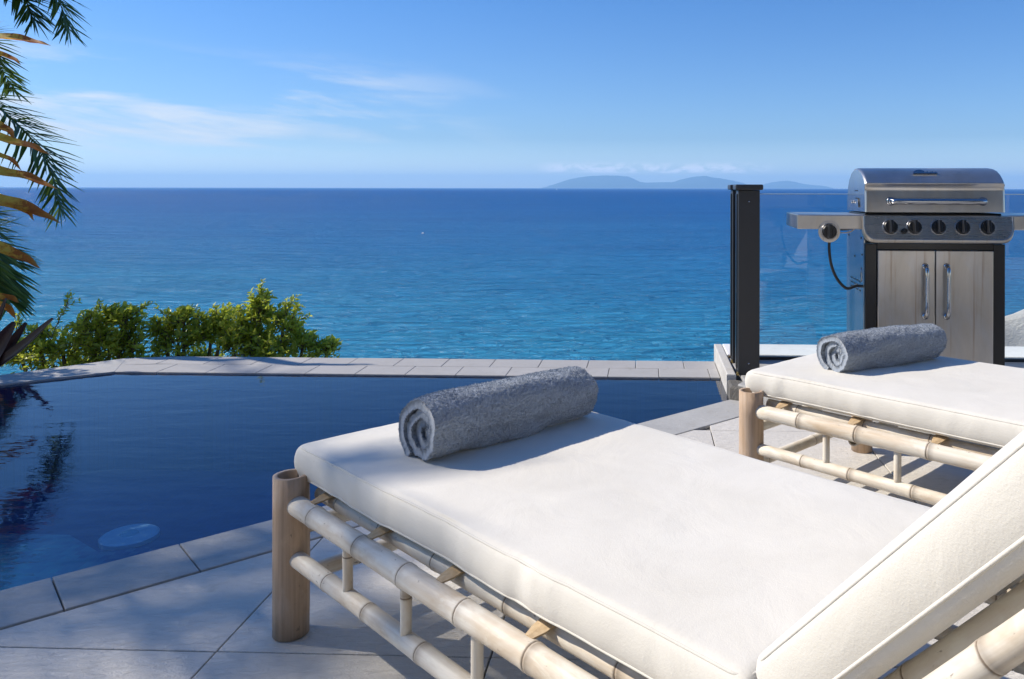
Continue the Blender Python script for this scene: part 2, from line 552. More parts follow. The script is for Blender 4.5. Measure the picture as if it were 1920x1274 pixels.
def sea_mat():
    m, g, b, o = material('sea_water')
    p = g.n('ShaderNodeNewGeometry').outputs['Position']
    x, y, z = g.sep(p)
    patch = g.noise(g.mapv(p, (.35, 1, 1)), .011, 5, .6, .6)
    patch2 = g.noise(g.mapv(p, (.22, 1, 1), (0, 0, R(4))), .035, 5, .62, .4)
    # shoals off the beach on the left, then deep water
    d = g.math('ADD', y, g.math('MULTIPLY', x, .32))
    d = g.math('ADD', d, g.math('MULTIPLY', g.math('SUBTRACT', patch, .5), 120.0))
    lg = g.math('LOGARITHM', g.math('MAXIMUM', d, 10.0), 10.0)
    c = g.ramp(g.rng(lg, 1.55, 3.4, 0, 1), [(0, (.042, .320, .470)), (.20, (.027, .245, .450)), (.40, (.016, .175, .420)), (.62, (.012, .135, .385)), (1.0, (.009, .100, .320))])
    c = g.mix(g.rng(patch2, .35, .7, 0, .40), c, g.mix(1.0, c, (.55, .62, .72), 'MULTIPLY'))
    swell = g.noise(g.mapv(p, (.14, 1, 1), (0, 0, R(4))), .22, 3, .55, .8)
    chop = g.noise(g.mapv(p, (.34, 1, 1), (0, 0, R(-5))), .85, 5, .64, .7)
    mid = g.noise(g.mapv(p, (.16, 1, 1), (0, 0, R(2))), .42, 2, .5, .6)
    h = g.math('ADD', g.math('ADD', g.math('MULTIPLY', swell, 1.3), g.math('MULTIPLY', mid, .75)), g.math('MULTIPLY', chop, .55))
    nb = g.bump(h, 1.0, 3.2)
    m.node_tree.nodes.remove(b)
    df = g.n('ShaderNodeBsdfDiffuse', {'Color': c, 'Normal': nb})
    gl = g.n('ShaderNodeBsdfGlossy', {'Color': (1, 1, 1, 1), 'Roughness': .18, 'Normal': nb})
    fr = g.n('ShaderNodeFresnel', {'IOR': 1.333, 'Normal': nb})
    # steep facets of a ruffled sea hide its mirror-flat grazing reflection
    fac = g.rng(fr.outputs[0], .02, 1.0, .02, .38)
    mx = g.n('ShaderNodeMixShader', {0: fac, 1: df.outputs[0], 2: gl.outputs[0]})
    g.put(o.inputs['Surface'], mx.outputs[0])
    return m


M['sea'] = sea_mat()
M['island'] = stone_mat('island_forest', (.05, .075, .03), (.09, .10, .05), .9, 0.0, .0004)

# ------------------------------------------------------------------ sea, islands, hillside
SEA_Z = -13.0


def sea_sheet():
    ys = [-40, 20, 40, 80, 160, 400, 1000, 3000, 9000, 25000, 46600]
    V, Fc = [], []
    for y in ys:
        w = max(300, abs(y) * 1.05)
        for i in range(9): V.append((w * (i / 4 - 1), y, SEA_Z))
    for r in range(len(ys) - 1):
        for i in range(8): Fc.append((r * 9 + i, r * 9 + i + 1, (r + 1) * 9 + i + 1, (r + 1) * 9 + i))
    return tag(obj('sea', mesh('sea', V, Fc, M['sea'])), kind='structure')


sea_sheet()


def island(outline, D, depth, seed):
    xs = np.linspace(outline[0][0], outline[-1][0], 140)
    hs = np.interp(xs, [o[0] for o in outline], [max(0, 352.6 - o[1]) for o in outline]) * D / F
    cx = (xs.mean() - CX) * D / F
    V, rows = [], 26
    for j in range(rows):
        v = j / (rows - 1) * 2 - 1
        for i, x in enumerate(xs):
            k = vnoise(np.array([[i * .11, j * .35, 0.0]]), seed)[0]
            k2 = vnoise(np.array([[i * .35, j * .8, 3.0]]), seed)[0]
            h = hs[i] * max(0, 1 - abs(v) ** 1.5) * (1 - .35 * abs(v) * k - .16 * k2 * abs(v) ** .5)
            V.append(((x - CX) * D / F - cx, v * depth, h))
    n = len(xs)
    Fc = [(j * n + i, j * n + i + 1, (j + 1) * n + i + 1, (j + 1) * n + i) for j in range(rows - 1) for i in range(n - 1)]
    return tag(obj('island', mesh('island', V, Fc, M['island'], True), None, (cx, D, SEA_Z - 2)), kind='structure')


island([(1016, 353), (1030, 348), (1048, 342), (1066, 335.5), (1084, 332), (1104, 329), (1134, 327.5), (1160, 328), (1178, 330), (1190, 335), (1200, 340),
        (1212, 341.5), (1240, 340.5), (1262, 340.5), (1278, 335), (1294, 331), (1306, 329.5), (1324, 328), (1336, 331), (1352, 333), (1370, 336.5), (1390, 341), (1408, 347), (1422, 353)], 38000, 2500, 1)
island([(1404, 353), (1430, 345), (1446, 340.5), (1462, 338.5), (1476, 337.2), (1490, 339.5), (1504, 343), (1522, 345.5), (1544, 347), (1547, 352)], 43000, 2200, 2)


def hillside():
    V, Fc = [], []
    ys = [5.15, 5.6, 6.4, 8, 11, 16, 24, 34, 46]
    zs = [-.95, -1.25, -1.55, -2.4, -3.9, -6.2, -9.3, -12.2, -14.5]
    nx = 46
    for j, (y, z) in enumerate(zip(ys, zs)):
        for i in range(nx):
            x = -26 + i * 52 / (nx - 1)
            k = vnoise(np.array([[x * .5, y * .5, 0]]), 3)[0]
            V.append((x, y, z + (k - .5) * min(.8, .15 + .1 * j)))
    for j in range(len(ys) - 1):
        for i in range(nx - 1): Fc.append((j * nx + i, j * nx + i + 1, (j + 1) * nx + i + 1, (j + 1) * nx + i))
    return tag(obj('hillside', mesh('hillside', V, Fc, M['earth'], True)), kind='structure')


hillside()

# ------------------------------------------------------------------ terrace layout (plan coordinates in metres, eye at the origin)
TH = R(2.07)
AX = Vector((math.cos(TH), -math.sin(TH)))       # along the far pool edge
AY = Vector((math.sin(TH), math.cos(TH)))        # out to sea
def pq(p, q): return AX * p + AY * q
CD = Vector((.747, .665)).normalized()           # along the near pool edge
CN = Vector((.665, -.747)).normalized()          # from the pool towards the deck
I0 = Vector((-1.304, 2.413))
CW = .226
NEAR_END = 2.515


def clip(poly, pt, nrm):
    """Keep the part of a convex polygon with (p - pt).nrm >= 0."""
    out = []
    for i in range(len(poly)):
        a, b = poly[i], poly[(i + 1) % len(poly)]
        da, db = (a - pt).dot(nrm), (b - pt).dot(nrm)
        if da >= 0: out.append(a)
        if (da > 0) != (db > 0): out.append(a + (b - a) * (da / (da - db)))
    return out


def area(poly):
    return .5 * sum(poly[i].x * poly[(i + 1) % len(poly)].y - poly[(i + 1) % len(poly)].x * poly[i].y for i in range(len(poly)))


SLAB_E = I0 + CD * NEAR_END                        # where the near edge meets the raised slab
SLAB_Z = .08
DECK_PT = I0 + CN * (CW + .007)
base_poly = [Vector((-9, -4.2)), Vector((9, -4.2)), Vector((9, 8)), Vector((-9, 8))]
base_poly = clip(clip(base_poly, DECK_PT - CN * .007, CN), SLAB_E, -CD)
deck = prism('deck', base_poly, -.30, -.012, M['grout'])
tag(deck, kind='structure')
for i in range(-14, 14):
    for j in range(-6, 5):
        p0, q0 = -.984 + .63 * i, 1.822 + .873 * j
        gp = .0022
        poly = [pq(p0 + gp, q0 + gp), pq(p0 + .63 - gp, q0 + gp), pq(p0 + .63 - gp, q0 + .873 - gp), pq(p0 + gp, q0 + .873 - gp)]
        if poly[0].x < -6 or poly[1].x > 6.5 or poly[0].y < -4.0: continue
        poly = clip(clip(poly, DECK_PT, CN), SLAB_E - CD * .006, -CD)
        if len(poly) < 3 or abs(area(poly)) < .004: continue
        dz = random.uniform(-.0012, .0012)
        t = prism('tile', poly, -.012, dz, M['tile'], None, .0018)
        t.parent = deck
        t.location = t.location - deck.location

# near coping stones
cope = tag(prism('pool_coping', [I0 - CD * 7 + CN * .012, I0 - CD * 7 + CN * CW, I0 + CD * NEAR_END + CN * CW, I0 + CD * NEAR_END + CN * .012], -.30, -.03, M['grout']), kind='structure')


def stone(poly, z0, z1, mat, par=cope, bev=.003):
    if area(poly) < 0: poly = poly[::-1]
    t = prism('coping_stone', poly, z0, z1, mat, None, bev)
    t.parent = par
    t.location = t.location - par.location


ts = [-6.6, -6, -5.4, -4.8, -4.2, -3.6, -3.0, -2.4, -1.8, -1.2, -.915, -.313, 0, .60, 1.2, 1.8, NEAR_END]
for a, b in zip(ts[:-1], ts[1:]):
    a, b = a + .0018, b - .0018
    stone([I0 + CD * a, I0 + CD * a + CN * CW, I0 + CD * b + CN * CW, I0 + CD * b], -.03, .001 + random.uniform(0, .001), M['coping'])

# far coping, two courses
PL, PRT, Q0, Q1, Q2 = -3.064, .408, 4.562, 4.776, 4.992
CORN_I, CORN_O = Vector((-2.897, 4.67)), Vector((-3.05, 5.04))
CORN_M = (CORN_I + CORN_O) / 2
fcope = tag(prism('far_pool_coping', [pq(PL, Q0 + .012), pq(PRT, Q0 + .012), pq(PRT, Q2 - .003), pq(PL - .16, Q2 - .003)], -1.6, -.03, M['white_render']), kind='structure')
for (qa, qb, off, ca, cb) in ((Q0, Q1, .063, CORN_I, CORN_M), (Q1, Q2, -.36, CORN_M, CORN_O)):
    cuts = [off + .288 * k for k in range(-13, 6)]
    lim = AX.dot(cb) + .02
    cuts = [c for c in cuts if lim + .1 < c < PRT - .03] + [PRT]
    stone([ca, pq(cuts[0] - .0015, qa + .0015), pq(cuts[0] - .0015, qb - .0015), cb], -.03, random.uniform(0, .0012), M['far_coping'], fcope)
    for a, b in zip(cuts[:-1], cuts[1:]):
        stone([pq(a + .0015, qa + .0015), pq(b - .0015, qa + .0015), pq(b - .0015, qb - .0015), pq(a + .0015, qb - .0015)], -.03, random.uniform(0, .0012), M['far_coping'], fcope)

# left coping, running back towards the house
LI = [CORN_I, Vector((-3.323, 4.363)), Vector((-4.0, 3.875)), Vector((-4.7, 3.37)), Vector((-5.5, 2.79))]
LO = [CORN_O, Vector((-3.483, 4.573)), Vector((-4.14, 4.08)), Vector((-4.84, 3.575)), Vector((-5.64, 2.995))]
lcope = tag(prism('left_pool_coping', [LI[-1] + Vector((-.01, .012)), LI[0] + Vector((-.01, .012)), LO[0] + Vector((0, -.012)), LO[1] + Vector((0, -.012)), LO[-1] + Vector((0, -.012))], -1.6, -.03, M['white_render']), kind='structure')
for k in range(4):
    e = Vector((.002, .0015)) if k else Vector((-.002, 0))
    stone([LI[k] - e, LO[k] - e, LO[k + 1], LI[k + 1]], -.03, random.uniform(0, .0012), M['coping'], lcope)

# pool shell and water
NL = I0 - CD * 6.2
pool_poly = [NL, SLAB_E + CD * .06, pq(PRT + .03, Q0 + .03), pq(PL - .05, Q0 + .05), LI[-1]]
pool_in = [NL, SLAB_E, pq(PRT, Q0), CORN_I, LI[-1]]


def shell():
    V, Fc = [], []
    n = len(pool_in)
    zs = [-.031, -.095, -.56]
    for z in zs:
        for p in pool_in: V.append((p.x, p.y, z))
    me = bpy.data.meshes.new('pool_basin')
    for r in range(2):
        for i in range(n): Fc.append((r * n + i, (r + 1) * n + i, (r + 1) * n + (i + 1) % n, r * n + (i + 1) % n))
    Fc.append(tuple(2 * n + i for i in range(n)))
    me.from_pydata(V, [], Fc)
    me.materials.append(M['pool_tile']); me.materials.append(M['waterline'])
    for i in range(n): me.polygons[i].material_index = 1
    me.update()
    return tag(obj('pool_basin', me), kind='structure')


shell()
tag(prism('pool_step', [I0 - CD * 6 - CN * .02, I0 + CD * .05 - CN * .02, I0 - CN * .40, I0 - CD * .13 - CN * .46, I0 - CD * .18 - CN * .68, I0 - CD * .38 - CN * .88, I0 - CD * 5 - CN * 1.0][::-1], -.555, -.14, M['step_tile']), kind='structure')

WV = [(p.x, p.y, -.010) for p in pool_in]
tag(obj('pool_water', mesh('pool_water', WV, [tuple(range(len(WV)))], M['pool_water'])), kind='structure')

# raised slab, white kerb and ledge at the seaward edge
tag(prism('raised_slab', clip([pq(PRT + .052, 4.72), SLAB_E + CD * .09, SLAB_E + CD * .005 + CN * .03, SLAB_E + CD * .005 + CN * 5.2, pq(6.5, 4.72)][::1], Vector((0, 0)), Vector((0, 1))), -.30, SLAB_Z, M['slab'], None, .006), kind='structure')
kerb = tag(prism('white_kerb', [pq(PRT + .002, 4.23), pq(PRT + .05, 4.23), pq(PRT + .05, 5.05), pq(PRT + .002, 5.05)], -.9,   .096, M['kerb'], None, .006), kind='structure')
tag(prism('slab_end', [pq(PRT + .004, 4.085), pq(PRT + .16, 4.00), pq(PRT + .20, 4.10), pq(PRT + .051, 4.226), pq(PRT + .004, 4.226)], -.30, .070, M['slate'], None, .012), kind='structure')
tag(prism('seaward_ledge', [pq(PRT + .053, 4.725), pq(6.5, 4.725), pq(6.5, 5.045), pq(PRT + .053, 5.045)], -1.6, .098, M['white_render'], None, .006), kind='structure')
tag(prism('drain_strip', [pq(PRT + .06, 4.706), pq(6.5, 4.706), pq(6.5, 4.7225), pq(PRT + .06, 4.7225)], SLAB_Z - .02, .091, plain('rusty_drain', (.20, .145, .075), .8, vary=.35)), kind='structure')

# pool lamp on the bench under water
lamp = empty('pool_lamp', (-2.25, 3.74, -.559), 0)
tag(lamp, 'pale round pool lamp lying under the water beside the near coping', 'pool lamp')
V, Fc = tube_geo([(0, 0, 0), (0, 0, .018), (0, 0, .024)], [.122, .122, .112], 36)
obj('lens', mesh('lens', V, Fc, plain('pool_lamp_lens', (.80, .88, .90), .3), False), lamp)
V, Fc = tube_geo([(0, 0, .024), (0, 0, .030)], [.04, .035], 20)
obj('lamp_boss', mesh('lamp_boss', V, Fc, plain('pool_lamp_boss', (.55, .80, .80), .25), False), lamp)


# ------------------------------------------------------------------ bamboo poles
def bamboo(name, p0, p1, r, parent, mat=None, gap=.27, seed=0, bow=.004, k=18, wall=0.0, wob=.03):
    p0, p1 = Vector(p0), Vector(p1)
    L = (p1 - p0).length
    rn = random.Random(seed * 101 + int(L * 1000))
    nodes, z = [], rn.uniform(.08, gap)
    while gap and z < L - .03:
        nodes.append(z); z += gap * rn.uniform(.8, 1.15)
    zs = set(np.linspace(0, L, max(6, int(L / .06))).tolist())
    for nd in nodes:
        for d in (-.02, -.010, -.005, -.0022, -.0008, .0008, .0022, .006, .013, .024): zs.add(nd + d)
    zs = sorted(q for q in zs if 0 <= q <= L)
    V, Fc, ring = [], [], []
    ph, ph2 = rn.uniform(0, 6.28), rn.uniform(0, 6.28)
    prof = []
    for q in zs:
        rr = r * (1 + wob * .5 * math.sin(q * 9 + ph)); rg = 0.0
        for nd in nodes:
            d = q - nd
            rr += r * .075 * math.exp(-(d / .010) ** 2) - (r * .07 if abs(d) < .0015 else 0)
            if abs(d) < .0015: rg = .85
            rg = max(rg, (.18 + .3 * (math.sin(nd * 91 + ph) > .3)) * math.exp(-((d - .006) / .008) ** 2))
        prof.append((q, rr, rg))
    if wall:                                             # open hollow top
        prof += [(L, r * .72, .55), (L - .028, r * .66, .9)]
    for q, rr, rg in prof:
        s_ = math.sin(math.pi * q / L) * bow
        cx, cy = s_ * math.cos(ph2), s_ * math.sin(ph2)
        for j in range(k):
            a = 2 * math.pi * j / k
            o_ = rr * (1 + wob * math.sin(2 * a + ph + q * 2) * .5)
            V.append((cx + o_ * math.cos(a), cy + o_ * math.sin(a), q)); ring.append(rg)
    n = len(prof)
    for i in range(n - 1):
        for j in range(k): Fc.append((i * k + j, i * k + (j + 1) % k, (i + 1) * k + (j + 1) % k, (i + 1) * k + j))
    Fc.append(tuple(range(k))[::-1]); Fc.append(tuple((n - 1) * k + j for j in range(k)))
    me = mesh(name, V, Fc, mat or M['bamboo'], True)
    me.polygons[-1].use_smooth = False; me.polygons[-2].use_smooth = False
    attr(me, 'ring', ring)
    o = bpy.data.objects.new(name, me)
    o.location = p0
    o.rotation_mode = 'QUATERNION'
    o.rotation_quaternion = (p1 - p0).to_track_quat('Z', 'Y')
    return link(o, parent)


# ------------------------------------------------------------------ cushions
def rounded_box(dx, dy, dz, r, step, fn):
    """Box 0..dx, 0..dy, 0..dz with rounded edges on a fine grid; fn displaces an (n, 3) array."""
    def axis(d):
        inner = max(2, int((d - 2 * r) / step))
        e = [r * (1 - math.cos(math.pi / 2 * t)) for t in np.linspace(0, 1, 6)[:-1]]
        return np.array(e + list(np.linspace(r, d - r, inner + 1)) + [d - v for v in e[::-1]])
    ax = [axis(d) for d in (dx, dy, dz)]
    V, idx, Fc = [], {}, []
    def vid(i, j, k):
        key = (i, j, k)
        if key not in idx:
            idx[key] = len(V); V.append((ax[0][i], ax[1][j], ax[2][k]))
        return idx[key]
    n = [len(a) - 1 for a in ax]
    for k in (0, n[2]):
        for i in range(n[0]):
            for j in range(n[1]):
                q = (vid(i, j, k), vid(i + 1, j, k), vid(i + 1, j + 1, k), vid(i, j + 1, k))
                Fc.append(q if k else q[::-1])
    for j in (0, n[1]):
        for i in range(n[0]):
            for k in range(n[2]):
                q = (vid(i, j, k), vid(i + 1, j, k), vid(i + 1, j, k + 1), vid(i, j, k + 1))
                Fc.append(q if j == 0 else q[::-1])
    for i in (0, n[0]):
        for j in range(n[1]):
            for k in range(n[2]):
                q = (vid(i, j, k), vid(i, j, k + 1), vid(i, j + 1, k + 1), vid(i, j + 1, k))
                Fc.append(q if i == 0 else q[::-1])
    P = np.array(V)
    D = np.array([dx, dy, dz])
    C = np.clip(P, r, D - r)
    d = P - C
    ln = np.linalg.norm(d, axis=1, keepdims=True)
    P = np.where(ln > 1e-9, C + d / np.maximum(ln, 1e-9) * r, P)
    return fn(P), Fc


def cushion_fn(dx, dy, dz, seed, crown=.012, wr=.0036):
    def fn(P):
        u, v, w = P[:, 0] / dx * 2 - 1, P[:, 1] / dy * 2 - 1, P[:, 2] / dz
        Q = P.copy()
        dome = np.clip(1 - np.abs(u) ** 4, 0, 1) * np.clip(1 - np.abs(v) ** 6, 0, 1)
        top = np.clip(w * 2 - 1, 0, 1)
        n1 = vnoise(np.c_[P[:, 0] * 5, P[:, 1] * 4, P[:, 2] * 3], seed) - .5
        n2 = vnoise(np.c_[P[:, 0] * 14, P[:, 1] * 14, P[:, 2] * 9], seed + 1) - .5
        Q[:, 2] += top * dome * (crown + n1 * .010 + n2 * wr * .5)
        # bulging, slightly puckered boxing
        bulge = np.sin(np.pi * np.clip(w, 0, 1))
        sidex = np.where(np.abs(u) > .97, np.sign(u), 0); sidey = np.where(np.abs(v) > .985, np.sign(v), 0)
        pk = vnoise(np.c_[P[:, 0] * 26, P[:, 1] * 26, P[:, 2] * 5], seed + 2) - .5
        Q[:, 0] += sidex * (bulge * .009 + pk * wr * 1.5 + n1 * .012)
        Q[:, 1] += sidey * (bulge * .009 + pk * wr * 1.5 + n1 * .012)
        return Q
    return fn


def rim_path(dx, dy, z, r, fn, ins=0.0, n=40):
    """Closed rounded rectangle on the cushion's edge, carried along by its deformation."""
    pts = []
    cs = [(dx - r, dy - r, 0), (r, dy - r, 90), (r, r, 180), (dx - r, r, 270)]
    for i, (x, y, a0) in enumerate(cs):
        for t in range(7):
            a = R(a0 + 90 * t / 6)
            pts.append((x + (r - ins) * math.cos(a), y + (r - ins) * math.sin(a), z))
        nx, ny, na = cs[(i + 1) % 4]
        ax_, ay_ = x + (r - ins) * math.cos(R(a0 + 90)), y + (r - ins) * math.sin(R(a0 + 90))
        bx_, by_ = nx + (r - ins) * math.cos(R(na)), ny + (r - ins) * math.sin(R(na))
        for t in range(1, n): pts.append((ax_ + (bx_ - ax_) * t / n, ay_ + (by_ - ay_) * t / n, z))
    P = fn(np.array(pts))
    P = P.tolist()
    return P + [P[0]]


def make_cushion(name, dx, dy, dz, parent, seed, piping_z, crown=.012):
    fn = cushion_fn(dx, dy, dz, seed, crown)
    rr = .017
    V, Fc = rounded_box(dx, dy, dz, rr, .011, fn)
    c = obj(name, mesh(name, V, Fc, M['canvas'], True), parent)
    for z in piping_z:
        e = 0.0
        if z > dz - rr: e = rr - math.sqrt(max(0, rr ** 2 - (z - dz + rr) ** 2))
        if z < rr: e = rr - math.sqrt(max(0, rr ** 2 - (rr - z) ** 2))
        path = rim_path(dx, dy, z, rr + .012, fn, e + .0005)
        V, Fc = tube_geo(path, .0026, 7, False)
        obj('piping', mesh('piping', V, Fc, M['canvas'], True), c)
    return c


# ------------------------------------------------------------------ lounger
BACK = R(47.7)


def make_lounger(loc, rotz, seed, label):
    L = empty('bamboo_lounger', loc, rotz)
    tag(L, label, 'lounger', 'bamboo loungers on the pool deck')
    W, LEN = .76, 1.96
    S = seed * 50
    for i, (x, y) in enumerate(((0, 0), (W, 0), (0, -LEN), (W, -LEN))):
        bamboo('leg', (x, y, .002), (x, y, .377), .0415, L, M['leg'], gap=0, seed=S + i, bow=.001, k=28, wall=1, wob=.035)
    for i, x in enumerate((0, W)):
        bamboo('side_rail', (x, -.02, .312), (x, -LEN + .02, .312), .0238, L, seed=S + 10 + i, gap=.21)
        bamboo('lower_rail', (x, -.02, .187), (x, -LEN + .02, .187), .0192, L, seed=S + 12 + i, gap=.19)
        bamboo('inner_rail', (.062 if i == 0 else W - .062, -.03, .325), (.062 if i == 0 else W - .062, -LEN + .03, .325), .0185, L, seed=S + 14 + i, gap=.24)
        for j in range(7):
            y = -.285 - .235 * j
            if y > -LEN + .1:
                bamboo('spindle', (x, y, .19), (x, y, .305), .0108, L, gap=.2, seed=S + 20 + j + 10 * i, bow=.001, k=12)
    for i, y in enumerate((0, -LEN)):
        bamboo('cross_rail', (.02, y, .247), (W - .02, y, .247), .019, L, seed=S + 40 + i)
        bamboo('cross_rail', (-.0, y - (.0 if i else .0), .128), (W + .0, y, .128), .019, L, seed=S + 42 + i)
    bamboo('stretcher', (W - .02, -.24, .205), (.25, -.24, .205), .019, L, seed=S + 45, wall=1)
    # split-bamboo slats under the mattress, their tapered tips resting on the side rails
    for j in range(7):
        y = -.104 - .262 * j
        if y < -1.86: break
        xs = [.004, .026, .050, .10, .38, .66, W - .050, W - .026, W - .004]
        zz = [.3375, .3420, .3475, .3480, .3480, .3480, .3475, .3420, .3375]
        hw = [.009, .016, .018, .018, .018, .018, .018, .016, .009]
        V, Fc = [], []
        for x, z, h in zip(xs, zz, hw):
            for (dy, dz) in ((-h, 0), (0, .0018), (h, 0), (h * .97, -.0035), (0, -.002), (-h * .97, -.0035)):
                V.append((x - W / 2, dy, z + dz - .345))
        for i in range(len(xs) - 1):
            for q in range(6): Fc.append((i * 6 + q, (i + 1) * 6 + q, (i + 1) * 6 + (q + 1) % 6, i * 6 + (q + 1) % 6))
        Fc += [tuple(range(6)), tuple((len(xs) - 1) * 6 + q for q in range(6))[::-1]]
        me = mesh('slat', V, Fc, M['split'], False)
        attr(me, 'ring', [0] * len(V))
        obj('slat', me, L, (W / 2, y, .345))
    # mattress
    mt = make_cushion('mattress', .715, 1.337, .084, L, seed, (.078, .012), .003)
    mt.location = (.03, -1.30, .3515)
    # reclined back: cushion and its pole frame
    bc = make_cushion('back_cushion', .715, .70, .094, L, seed + 5, (.087, .024), .010)
    d = Vector((0, -math.cos(BACK), math.sin(BACK))); nrm = Vector((0, math.sin(BACK), math.cos(BACK)))
    X = Vector((-1, 0, 0))
    m = Matrix((( -1, d.x, nrm.x), (0, d.y, nrm.y), (0, d.z, nrm.z))).to_4x4()
    hinge = Vector((.745, -1.300, .452))
    m.translation = hinge - nrm * .094
    bc.matrix_local = m
    h0 = Vector((0, -1.300, .452))
    def bp(x, t, k): return h0 + Vector((x, 0, 0)) + d * t - nrm * k
    for i, x in enumerate((0.0, W)):
        bamboo('back_pole', bp(x, -.06, .128), bp(x, .80, .128), .0165, L, seed=S + 60 + i, gap=.2)
    for i, x in enumerate((.10, W - .10)):
        bamboo('back_pole', bp(x, -.02, .116), bp(x, .78, .116), .0175, L, seed=S + 62 + i, gap=.23)
    for i, t in enumerate((.10, .42, .74)):
        bamboo('back_bar', bp(-.03, t, .150), bp(W + .03, t, .150), .0125, L, seed=S + 66 + i)
    for i, x in enumerate((.015, W - .015)):
        bamboo('prop', bp(x, .50, .128), (x, -1.86, .315), .016, L, seed=S + 70 + i)
    return L


ROT = math.atan2(.709, .705)
LOC1, LOC2 = Vector((-.778, 1.933, 0)), Vector((.449, 2.745, 0))
make_lounger(LOC1, ROT, 1, 'bamboo lounger with cream mattress, its foot in dappled shade by the pool, back raised')
make_lounger(LOC2, ROT, 2, 'fully sunlit bamboo lounger with cream mattress in front of the gas grill')


# ------------------------------------------------------------------ rolled towels
def make_towel(loc, rotz, length, rad, seed, label):
    turns, th = 2.9, rad * .255
    nt_, nl = 440, 240
    rn = np.random.default_rng(seed)
    tt = np.linspace(0, 1, nt_) ** .62
    ang = tt * turns * 2 * math.pi
    rc = rad * .10 + (rad * .90 - th / 2) * tt
    # profile: out along the outer side, back along the inner side
    prof_r = np.concatenate([rc + th / 2, (rc - th / 2)[::-1]])
    prof_a = np.concatenate([ang, ang[::-1]])
    prof_t = np.concatenate([tt, tt[::-1]])
    outer = np.concatenate([np.ones(nt_), np.zeros(nt_)])
    n = len(prof_r)
    endoff = lambda s: (.016 * (vnoise(np.c_[prof_a * .7, np.full(n, s * 3.0), np.zeros(n)], seed) - .5) + .022 * (prof_t - .6) * s)
    V = np.zeros((nl, n, 3))
    zs = np.linspace(-1, 1, nl)
    ea, eb = endoff(-1), endoff(1)
    start = 1.9                                             # angle where the outer hem lies
    for i, z in enumerate(zs):
        s = z * length / 2 + np.where(z < 0, ea * abs(z) ** 6, eb * abs(z) ** 6)
        a = prof_a - turns * 2 * math.pi - start + .10 * z
        w1 = vnoise(np.c_[np.cos(prof_a) * 1.6 + prof_t * 3, np.sin(prof_a) * 1.6, np.full(n, z * 2.2)], seed + 1) - .5
        w2 = vnoise(np.c_[np.cos(prof_a) * 4 + prof_t * 5, np.sin(prof_a) * 4, np.full(n, z * 5.0)], seed + 2) - .5
        fold = 1 + .05 * np.clip(1 - abs(z), 0, 1) - .05 * (z ** 8)
        sq = 1 + (1 - prof_t) * (.20 * np.cos(2 * prof_a + 1.1) + .16 * np.cos(3 * prof_a + .4 + z)) + .035 * np.cos(2 * prof_a)
        r = prof_r * sq * fold * (1 + .22 * w1 + .09 * w2 * (prof_t < .75) + .05 * w2)
        x = r * np.cos(a) * 1.05; y = r * np.sin(a) * .93
        floor = -rad * .74
        y = np.where(y < floor, floor + (y - floor) * .25, y)
        V[i, :, 0] = x; V[i, :, 1] = s; V[i, :, 2] = y
    # loops of the pile: shove the surface in and out on a 2-4 mm grain
    P = V.reshape(-1, 3)
    g1 = vnoise(P * 330.0, seed + 3); g2 = vnoise(P * 170.0, seed + 4); g3 = vnoise(P * 60.0, seed + 6)
    pile = np.clip(.45 * g1 + .35 * g2 + .2 * g3, 0, 1)
    du = np.gradient(V, axis=0); dv = np.gradient(V, axis=1)
    N = np.cross(dv, du); N /= np.maximum(np.linalg.norm(N, axis=2, keepdims=True), 1e-9)
    sgn = np.where(np.sum(N[:, : nt_] * np.stack([V[:, :nt_, 0], V[:, :nt_, 1] * 0, V[:, :nt_, 2]], -1)) > 0, 1, -1)
    P = P + (N.reshape(-1, 3) * sgn) * ((pile - .5) * .006)[:, None]
    Fc = []
    idx = np.arange(nl * n).reshape(nl, n)
    a, b, c, d = idx[:-1, :-1], idx[:-1, 1:], idx[1:, 1:], idx[1:, :-1]
    Fc = np.stack([a, b, c, d], -1).reshape(-1, 4).tolist()
    Fc += np.stack([idx[:-1, -1], idx[:-1, 0], idx[1:, 0], idx[1:, -1]], -1).tolist()
    for e in (0, nl - 1):                                   # the rolled edge seen at each end
        for j in range(nt_ - 1):
            Fc.append([int(idx[e, j]), int(idx[e, j + 1]), int(idx[e, n - 2 - j]), int(idx[e, n - 1 - j])])
    low = P[:, 2].min()
    P[:, 2] -= low
    me = mesh('rolled_towel', P, Fc, M['towel'], True)
    attr(me, 'pile', pile)
    o = obj('rolled_towel', me, None, loc, rotz)
    # terry loops standing off the cloth
    Nn = (N.reshape(-1, 3) * sgn)
    show = np.tile((outer > .5) & (prof_t > .70), nl).reshape(nl, n)
    show[:3, :] = True; show[-3:, :] = True
    cand = np.flatnonzero(show.reshape(-1))
    K = 52000
    pick = rng.choice(cand, K)
    p0 = P[pick] + rng.normal(0, .0010, (K, 3))
    d = Nn[pick] + rng.normal(0, .55, (K, 3))
    d /= np.linalg.norm(d, axis=1, keepdims=True)
    sd_ = np.cross(d, rng.normal(0, 1, (K, 3))); sd_ /= np.maximum(np.linalg.norm(sd_, axis=1, keepdims=True), 1e-6)
    ln = rng.uniform(.0015, .0036, (K, 1))
    TV = np.stack([p0 - sd_ * .0009 - d * .001, p0 + sd_ * .0009 - d * .001, p0 + d * ln], 1).reshape(-1, 3)
    TV[:, 2] = np.maximum(TV[:, 2], .0005)
    tf = mesh('terry_pile', TV, np.arange(K * 3).reshape(K, 3).tolist(), M['towel'], False)
    attr(tf, 'pile', np.repeat(rng.uniform(.3, 1.0, K), 3))
    tag(obj('terry_pile', tf, o), kind='stuff')
    return tag(o, label, 'towel', 'rolled bath towels on the loungers')


